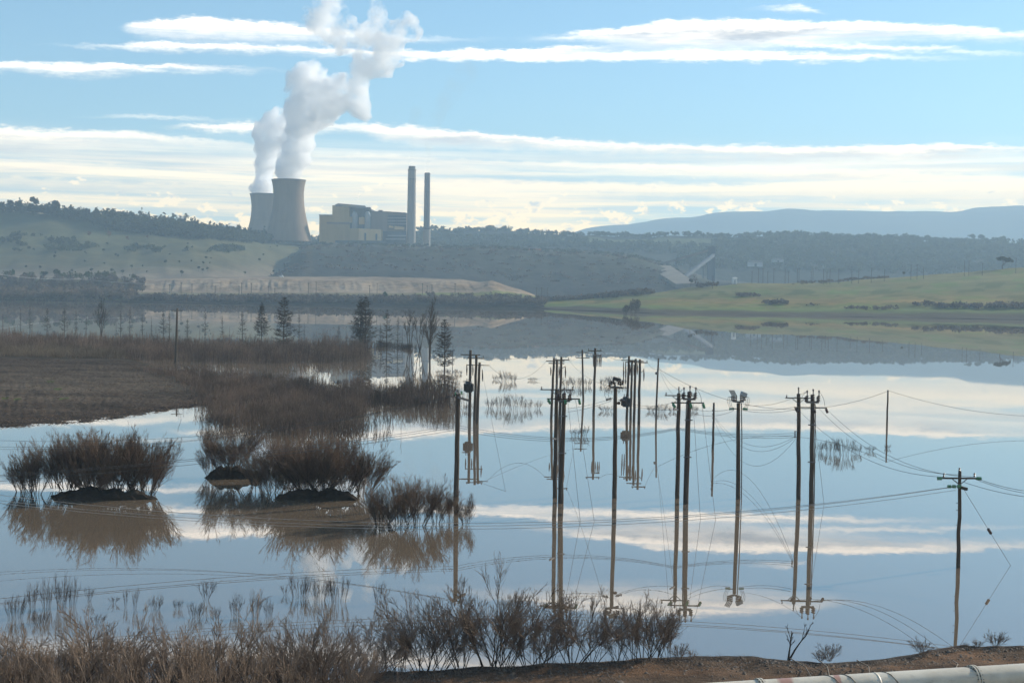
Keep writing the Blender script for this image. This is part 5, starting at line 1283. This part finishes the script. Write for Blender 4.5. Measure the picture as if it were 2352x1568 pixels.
# tiny poles far away
M_far = noisy('far_pole_wood', (.05, .045, .04), (.07, .06, .055), .5)
def far_pole(p_, h, label, group, arm=True):
    r = empty('utility_pole', p_); tag(r, label, 'pole', group)
    p_ = np.array(p_); MB().tube([p_ - [0, 0, 1], p_ + [0, 0, h]], [.26, .20], 6).build('shaft', M_far, r)
    if arm: MB().bar(p_ + [-1.1, 0, h - .5], p_ + [1.1, 0, h - .5], .1, .1).build('crossarm', M_far, r)
GS = 'small poles along the foot of the spoil bank'; GR = 'small poles along the crest of the grassy slope'
sb = [(389, 10), (416, 12), (441, 11), (494, 9), (549, 9), (555, 12), (577, 12), (616, 9), (631, 7), (708, 12), (726, 13), (849, 10), (866, 12), (970, 12), (981, 10), (992, 11), (1045, 12)]
nth = NTH
for i, (x, h) in enumerate(sb):
    far_pole(cut.point(x, 1.7), h, 'thin dark pole below the tan bank, %s from the left of its row' % nth[i], GS)
sr = [1727, 1742, 1752, 1763, 1777, 1803, 1811, 1831, 1835, 1863, 1867, 1891, 1899, 1906, 1926, 1956, 1972, 2001, 2031, 2092, 2106, 2121, 2215, 2225, 2256, 2333]
for i, x in enumerate(sr):
    far_pole(slope.point(x, 4.75 if x > 1880 else 5.1), 15 if i % 3 else 12, 'thin dark pole on the slope crest, %s from the left of its row' % nth[i], GR)
for i, (x, yb) in enumerate(((1232, 687), (1244, 687), (1258, 687), (1427, 690), (1637, 660))):
    c = at(x, yb, 1320); far_pole(c, 11, ['thin pole at the dark mine edge, leftmost of three close ones', 'thin pole at the dark mine edge, middle of three close ones', 'thin pole at the dark mine edge, rightmost of three close ones', 'thin pole alone in front of the dark mine wall', 'thin pole in front of the pale haul ramp'][i], 'small poles along the mine edge')

# ------------------------------------------------------------------ power lines
GL = 'power lines strung between the flooded poles'
def wire(a, b, sag, label, r=.016, mat=None, name='power_line', group=GL, n=18):
    a, b = np.array(a, float), np.array(b, float); t = np.linspace(0, 1, n)[:, None]
    P = a * (1 - t) + b * t; P[:, 2] -= (4 * sag * t * (1 - t))[:, 0]
    o = MB().tube(P, r, 4, cap=False).build(name, mat or M_wire, smooth=True)
    return tag(o, label, 'power line', group)
def wp3(P, x, y): return P.pt(x, y, -.2)
# from the left edge to the foremost pole's head
for i, (yl, xr, yr, w_) in enumerate(((1008, 1046, 908, 'upper'), (1024, 1060, 906, 'middle'), (1030, 1052, 904, 'lower'))):
    wire(at(-80, yl, 118), wp3(A1, xr, yr), 1.6, 'sagging line from the left edge to the head of the foremost pole, %s of three' % w_, .012, M_wire)
for i, (yl, yr, w_) in enumerate(((1096, 976, 'upper'), (1099, 981, 'middle'), (1110, 987, 'lower'))):
    wire(at(-80, yl, 104), wp3(A1, 1050, yr), .5, 'line from the left edge to the waist of the foremost pole, %s of three' % w_, .016)
    wire(wp3(A1, 1050, yr), wp3(A5, 1557, 982 + 2 * i), 1.1, 'line from the foremost pole across to the green insulator pair, %s of three' % w_, .016)
    wire(wp3(A5, 1557, 982 + 2 * i), wp3(A8, 1828, 994 + 5 * i), .35, 'line between the green insulator pair and the right-hand pair, %s of three' % w_, .016)
for i, (yl, yr, yw, w_) in enumerate(((1124, 1117, 1150, 'upper'), (1137, 1117.5, 1164, 'middle'), (1143, 1125, 1170, 'lower'))):
    wire(at(-100, yl, 92), B1.pt(2190 + 3 * i, yr, -.3), 2.45, 'long low line running right across the picture to the right pole, %s of three' % w_, .015, M_wire2)
wire(wp3(A4, 1402, 916), wp3(A3, 1304, 938), .12, 'short line from the jumbled pole left to the middle pair, upper of two', .015)
wire(wp3(A4, 1402, 921), wp3(A3, 1304, 946), .12, 'short line from the jumbled pole left to the middle pair, lower of two', .015)
wire(wp3(A4, 1426, 919), wp3(A5, 1552, 922), .5, 'line from the jumbled pole right to the green insulator pair, upper of two', .015)
wire(wp3(A4, 1426, 923), wp3(A5, 1552, 940), .3, 'line from the jumbled pole right to the green insulator pair, lower of two', .015)
wire(wp3(A6, 1584, 938), wp3(A7, 1686, 938), .25, 'line from the green insulator pair to the horned pole, upper of two', .015)
wire(wp3(A6, 1584, 946), wp3(A7, 1686, 942), .45, 'line from the green insulator pair to the horned pole, lower of two', .015)
wire(wp3(A7, 1706, 938), wp3(A8, 1826, 934), .22, 'line from the horned pole to the right-hand pair, upper of two', .016)
wire(wp3(A7, 1706, 942), wp3(A8, 1828, 940), .25, 'line from the horned pole to the right-hand pair, lower of two', .016)
wire(wp3(A7, 1712, 930), wp3(A9, 1854, 898), .5, 'line curving from the horned pole up to the prongs of the right-hand pair', .014)
for i, (ya, yb, sg) in enumerate(((955, 1001, 2.2), (958, 1004, 2.6), (965, 1007, 4.0))):
    wire(L2.pt(1640, ya, -.2), wp3(A8, 1828, yb), sg, 'deeply sagging line from the short bare pole to the right-hand pair, %s of three' % ('upper', 'middle', 'lowest')[i], .016)
wire(L1.pt(1514, 848, 0), L3.pt(2037, 899, 0), 4.2, 'long line over the poles from the bare pole to the lone far right pole', .024)
wire(L1.pt(1514, 846, 0), wp3(A5, 1545, 905), .4, 'line dropping from the bare pole to the green insulator pair, left of two', .014)
wire(L1.pt(1514, 843, 0), wp3(A6, 1566, 900), .5, 'line dropping from the bare pole to the green insulator pair, right of two', .014)
wire(L1.pt(1511, 850, 0), F12.pt(1486, 831, 0), .3, 'short line from the bare pole to the tight row of four', .018)
wire(L3.pt(2041, 897, 0), at(2450, 955, 205), 1.2, 'line leaving the lone far right pole for the right edge', .022)
for i, (xa, ya, xb, yb) in enumerate(((1829, 936, 2168, 1095), (1880, 937, 2204, 1090), (1897, 937, 2238, 1095))):
    wire(wp3(A9, xa, ya), B1.pt(xb, yb, -.35), 1.5, 'line from the right-hand pair down to the right pole, %s of three' % ('left', 'middle', 'right')[i], .016)
for i, (xa, ya, yb) in enumerate(((2243, 1098, 1132), (2240, 1100, 1140), (2212, 1106, 1146))):
    wire(B1.pt(xa, ya, -.35), at(2460, yb, 96), .35, 'line leaving the right pole for the right edge, %s of three' % ('upper', 'middle', 'lower')[i], .016)
wire(F8.pt(1382, 804, 0), F9.pt(1429, 826, 0), .5, 'line from the fuse pole to the tight row of four', .02)
wire(F3.pt(1122, 838, 0), F4.pt(1256, 828, 0), 2.4, 'faint line between the left cluster and the middle cluster', .018)
wire(F2.pt(1110, 822, 0), F7.pt(1324, 809, 0), .5, 'high line from the left cluster to the slim leaning pole', .016)
wire(F6.pt(1306, 826, 0), F7.pt(1324, 821, 0), .3, 'short line from the middle cluster to the slim leaning pole', .018)
wire(F6.pt(1306, 826, 0), wp3(A4, 1402, 886), .7, 'line from the middle cluster down to the jumbled pole', .016)
# high voltage line across the far left
wire(at(-90, 615, 1080), at(186, 641, 1290), 3.0, 'pale twin cable sagging over the far left shore, left span', .16, M_wire2, group=None)
wire(at(186, 641, 1290), at(560, 645, 1400), 4.0, 'pale twin cable running on above the tan bank, right span', .13, M_wire2, group=None)
# loops on the pronged poles and switch gear
def loop(P, pts, label):
    q = np.array([P.pt(x, y, -.4) for x, y in pts]); 
    t = np.linspace(0, 1, 14); k_ = np.linspace(0, 1, len(q))
    P_ = np.stack([np.interp(t, k_, q[:, j]) for j in range(3)], 1)
    for _ in range(2): P_[1:-1] = (P_[:-2] + 2 * P_[1:-1] + P_[2:]) / 4
    MB().tube(P_, .018, 4).build('jumper', M_wire, P.root, smooth=True)
for P, x in ((A6, 1583.5), (A9, 1866.4)):
    loop(P, [(x + 16, P.ty - 6), (x + 22, P.ty + 2), (x + 27, P.ty + 14), (x + 28, P.ty + 26)], '')
    loop(P, [(x - 13, P.ty - 6), (x - 20, P.ty - 2), (x - 26, P.ty + 8), (x - 32, P.ty + 24)], '')
for s_ in (-1, 1): 
    for j in range(3): loop(A7, [(1696 + s_ * (7 + 4 * j), 912), (1696 + s_ * (15 + 4 * j), 910), (1696 + s_ * (18 + 4 * j), 922), (1696 + s_ * (14 + 3 * j), 936)], '')
loop(A4, [(1402, 880), (1389, 893), (1388, 908), (1396, 920)], ''); loop(A4, [(1404, 882), (1396, 895), (1397, 908), (1403, 922)], '')
# stay wires running down into the water
GG = 'stay wires slanting down into the water'
def guy(a, px, py, label, bead=None):
    b = wp(px, py, -.1); wire(a, b, 0.0, label, .016, None, 'stay_wire', GG, 3)
    if bead is not None:
        a = np.array(a); c = a + (b - a) * bead; d = unit(b - a)
        o = MB().tube([c - d * .22, c + d * .22], .11, 8).build('stay_insulator', M_brown); tag(o, 'brown egg insulator on ' + label, 'insulator')
guy(F3.pt(1104, 1006 - 170, 0), 1162, 1133, 'stay wire right of the left cluster')
guy(A3.pt(1304, 918, -.3), 1333, 1200, 'stay wire right of the middle pair, inner of two'); guy(A3.pt(1322, 918, -.3), 1365.5, 1200, 'stay wire right of the middle pair, outer of two')
guy(A6.pt(1592, 926, -.3), 1609, 1196, 'stay wire right of the green insulator pair, inner of two'); guy(A6.pt(1612, 926, -.3), 1644, 1196, 'stay wire right of the green insulator pair, outer of two')
guy(A9.pt(1868, 940, -.3), 1893, 1160, 'stay wire right of the right-hand pair')
guy(B1.pt(2208, 1114, -.2), 2323, 1301, 'stay wire of the right pole', .56)

# ------------------------------------------------------------------ pipeline along the near bank
m, N, out = new_mat('cream_pipe_paint'); p = pos(N)
n1 = N.noise(p, .8, 5, .6); xx = N.sep(p)[0]
c_ = N.mix(N.smooth(n1, .35, .7), (.60, .53, .41), (.72, .65, .52))
c_ = N.mix(N.smooth(N.noise(N.mulc(p, (.3, 1, 1)), 4, 4, .7), .55, .75, 0, .5), c_, (.33, .29, .23))
rust = N.noise(N.mulc(p, (1, .6, .4)), 1.6, 4, .65)
def ring(c0, w): return N.smooth(N.m('ABSOLUTE', N.sub(N.add(xx, N.mul(N.sub(rust, .5), .5)), c0)), w, w * .45)
pc = lambda x: float(wp(x, 1567 - (x - 1669) * .0644 + 18, 1.6)[0])
c_ = N.mix(N.m('MULTIPLY', N.m('MAXIMUM', ring(pc(1794), .42), ring(pc(1911), .22)), .75), c_, (.36, .13, .09))
pbsdf(N, out, c_, .45, .35, bump(N, n1, .15, .05))
M_pipe = m
pa = lambda x: wp(x, 1567 - (x - 1669) * .0644 + 30, 1.62)
A_, B_ = pa(1380), pa(3000); root = empty('pipeline', (A_ + B_) / 2); tag(root, 'large cream painted pipeline at the lower right with rusty red rings', 'pipe')
MB().tube([A_ + (B_ - A_) * t for t in np.linspace(0, 1, 12)], .62, 40).build('barrel', M_pipe, root, smooth=True)
for x in (1530, 2010, 2490): 
    c = pa(x); d = unit(B_ - A_); MB().tube([c - d * .05, c + d * .05], .632, 40).build('weld_ring', M_pipe, root, smooth=True)
    MB().box(c[0] - .25, c[0] + .25, c[1] - .6, c[1] + .6, .3, 1.15).build('saddle', M_conc or M_rim, root)
for x in (1745, 2235):
    c = pa(x); d = unit(B_ - A_)
    for e in (-.07, .07):
        MB().tube([c + d * (e - .035), c + d * (e + .035)], .70, 40).build('flange', M_pipe, root)
    for j in range(20):
        a_ = 2 * math.pi * j / 20; up = np.array([0, 0, 1.0]); sd = unit(np.cross(d, up)); q = c + (math.cos(a_) * up + math.sin(a_) * sd) * .665
        MB().tube([q - d * .16, q + d * .16], .022, 6).build('bolt', M_metal, root)
M_cable = noisy('muddy_cable', (.17, .14, .105), (.24, .20, .155), 3)
GCB = 'cables running from the bank over the pipeline'
def cable(pts, lab):
    r = .62; d = unit(B_ - A_); q = []
    for x, y in pts[:-1]: q.append(wp(x, y, 1.16))
    e = pts[-1][0]; c = pa(e); up = np.array([0, 0, 1.0]); side = unit(np.cross(d, up)); 
    if side[1] > 0: side = -side
    for a_ in (-75, -45, -10, 25, 60, 95): q.append(c + (r + .025) * (math.cos(rad(a_)) * up + math.sin(rad(a_)) * side) + d * (a_ + 75) / 170 * .9)
    tag(MB().tube(q, .028, 6).build('cable', M_cable, smooth=True), lab, 'cable', GCB)
cable([(1815, 1511), (1850, 1531), (1885, 1548)], 'leftmost cable lying down the bank to the pipeline')
cable([(1878, 1513), (1900, 1530), (1922, 1545)], 'cable second from the left lying down the bank to the pipeline')
cable([(1968, 1515), (1995, 1530), (2015, 1541)], 'cable crossing the pipeline third from the left')
cable([(2190, 1517), (2200, 1524), (2206, 1530)], 'rightmost cable strapped over the pipeline')

# ------------------------------------------------------------------ weeds, dead sapling, stones on the near bank
dt = make_pair('dead_sapling', (M_dead, M_dead), shrub_meshes('sapling', 401, 1.0, .22, 2, .02, 5, 4, 2, .12, .030, (.28, 0), .0045, .45, .45, .45), 'black dead sapling leaning right at the water edge on the bank', 'sapling')
c = wp(1812, 1512, .9); h = 92 * mpp(c[1]); place(dt, USED, c, h, .0)
wd = make_pair('dry_weed', (M_twig_f, M_twig_f), shrub_meshes('weed', 402, 1.0, .95, 16, .08, 5, 5, 2, .05, .007, (0, 0), .0040, .5, .5, .1), 'dry weed', 'weed')
for i, (x, yb, yt, lab) in enumerate(((1905, 1516, 1470, 'dry weed tuft on the bank in the middle of the bare stretch'), (1885, 1518, 1488, 'small dry weed left of the tuft on the bare stretch'), (2118, 1500, 1458, 'dry weed tuft left of the right pole on the bank crest'), (2245, 1486, 1462, 'low dry weed right of the right pole'), (2286, 1484, 1440, 'bushy dry weed on the bank near the right edge'), (2215, 1486, 1472, 'tiny weed at the foot of the right pole'), (1560, 1512, 1470, 'thin weed right of the last shrub on the bank'), (1590, 1510, 1488, 'tiny weed on the bank crest right of the shrubs'))):
    c = wp(x, yb, .9); place(wd, USED, c, (yb - yt) * mpp(c[1]), i * 1.1, lab, 'dry weeds along the bank crest')
# clods, pebbles and dead stalks over the bare earth: one uncountable layer
r_ = np.random.default_rng(91); n = 5200
X = r_.uniform(820, 2420, n); T = r_.uniform(0, 1, n) ** 1.4
YB = np.interp(X, *zip(*crest)) + 2 + T * 75
q = wp(X, YB, 1.0)
ii = [near.point(x, 1.0 + min(max((yb - np.interp(x, *zip(*crest))), 0) / 34 * 1.0 + .2, 2.6)) for x, yb in zip(X, YB)]
q = np.array(ii); s_ = r_.gamma(1.5, .022, n) + .012
oc = np.array([[1, 0, 0], [0, 1, 0], [-1, 0, 0], [0, -1, 0], [0, 0, .8], [0, 0, -.5]]); of = np.array([[0, 1, 4], [1, 2, 4], [2, 3, 4], [3, 0, 4]])
V_ = (oc[None] * r_.uniform(.5, 1.3, (n, 6, 1)) * s_[:, None, None] + q[:, None]).reshape(-1, 3)
F_ = (of[None] + (np.arange(n) * 6)[:, None, None]).reshape(-1, 3)
o = link('clods', mesh('clods', V_, quads=F_), noisy('earth_clods', (.07, .05, .036), (.20, .165, .13), 6)); tag(o, 'loose clods and pebbles scattered on the near bank', 'clods', kind='stuff')
n = 2600; X = r_.uniform(-60, 1750, n); k_ = r_.uniform(0, 1.6, n)
q = np.array([near.point(x, 1.1 + k) for x, k in zip(X, k_)]); L = r_.uniform(.12, .5, n) * np.where(X < 950, 1.7, 1)
th = r_.uniform(0, 6.283, n); d = unit(np.stack([np.cos(th) * .7, np.sin(th) * .7, r_.uniform(.2, 1.2, n)], 1))
v, f = tubes(stems(q, d, L, 3, np.tile([[0, 0, -.2]], (n, 1)), r_, .03), taper(n, 3, .010, .004))
tag(link('dead_stalks', mesh('dead_stalks', v, quads=f), M_twig_f), 'short dead stalks and litter on the near bank', 'stalks', kind='stuff')
# flotsam along the mud edge
n = 2600; X = r_.uniform(-80, 500, n); k_ = r_.uniform(0, 3.2, n) ** 1.3 / 3.2 ** .3
q = np.array([spit.point(x, k) for x, k in zip(X, k_)]); th = r_.uniform(0, 6.283, n)
d = unit(np.stack([np.cos(th), np.sin(th), r_.uniform(.05, .5, n)], 1))
v, f = tubes(stems(q, d, r_.uniform(.2, .9, n), 3, np.zeros((n, 3)), r_, .03), taper(n, 3, .035, .012))
tag(link('flood_litter', mesh('flood_litter', v, quads=f), M_twig), 'dead stalks and flood litter over the mud spit', 'litter', kind='stuff')
# white van and orange digger far away
vr = empty('white_van', cut.point(646, 4.6)); tag(vr, 'tiny white van parked on top of the tan bank', 'van'); c = np.array(vr.location)
MB().hexa([tuple(c + v_) for v_ in ((-2.4, -1, .5), (2.4, -1, .5), (2.4, 1, .5), (-2.4, 1, .5), (-2.2, -.9, 2.3), (1.3, -.9, 2.3), (1.3, .9, 2.3), (-2.2, .9, 2.3))]).build('body', M_white, vr)
MB().hexa([tuple(c + v_) for v_ in ((-1.9, -1.02, 1.5), (1.4, -1.02, 1.5), (1.4, -.99, 1.5), (-1.9, -.99, 1.5), (-1.9, -.96, 2.1), (1.1, -.96, 2.1), (1.1, -.94, 2.1), (-1.9, -.94, 2.1))]).build('window', M_steel, vr)
for x in (-1.5, 1.5): MB().tube([c + [x, -1.05, .4], c + [x, -.8, .4]], .4, 12).build('wheel', M_steel, vr)
M_org = noisy('digger_orange', (.35, .12, .05), (.42, .16, .07), 1)
dr = empty('digger', at(1325, 688, 1320)); tag(dr, 'small orange digger at the edge of the mine pit', 'digger'); c = np.array(dr.location)
MB().box(c[0] - 2.2, c[0] + 2.2, c[1] - 1.5, c[1] + 1.5, c[2] + 1.2, c[2] + 3.2).build('body', M_org, dr)
MB().box(c[0] + .4, c[0] + 1.9, c[1] - 1.4, c[1] + 1.2, c[2] + 3.2, c[2] + 4.6).build('cab', M_steel, dr)
for y in (-1.4, 1.4): MB().box(c[0] - 2.4, c[0] + 2.4, c[1] + y - .4, c[1] + y + .4, c[2], c[2] + 1.1).build('track', M_steel, dr)
MB().bar(c + [2, 0, 2.6], c + [4.2, 0, 5.4], .25, .3).bar(c + [4.2, 0, 5.4], c + [6.2, 0, 2.4], .2, .25).build('boom', M_org, dr)

# thin brown smoke drifting from the two chimneys
def smoke_mat(name, z0, z1, d0, d1):
    m = bpy.data.materials.new(name); m.use_nodes = True; t = m.node_tree; t.nodes.clear(); N = NT(t)
    out = N.node('ShaderNodeOutputMaterial'); p = pos(N); z = N.sep(p)[2]
    d = N.mul(N.lin(z, z0, z1, d0, d1), N.smooth(N.noise(p, .03, 5, .6), .35, .65))
    v = N.node('ShaderNodeVolumePrincipled'); v.inputs['Color'].default_value = (.62, .58, .50, 1)
    N.put(v.inputs['Density'], d); t.links.new(v.outputs[0], out.inputs['Volume']); return m
M_smk = smoke_mat('thin_stack_smoke', 200, 480, .010, .0012)
for pts, D, lab in (([(944, 384, 14), (944, 370, 18), (945, 355, 22), (946, 338, 26), (947, 320, 30), (948, 300, 34), (951, 280, 38), (955, 258, 42)], 2400, 'thin brownish smoke rising straight from the thick chimney'),
                    ([(980, 399, 12), (981, 388, 15), (982, 375, 18), (983, 360, 22), (984, 344, 26), (986, 326, 30), (990, 306, 36), (997, 284, 42), (1006, 262, 48), (1018, 240, 54), (1034, 216, 60), (1052, 190, 66), (1072, 166, 70)], 2440, 'thin brownish smoke drifting right from the slim chimney')):
    tag(link('smoke', steam_mesh(pts, D, 5.0, [(30, 10)], 17, 8), M_smk), lab, 'smoke', 'thin smoke from the chimneys')
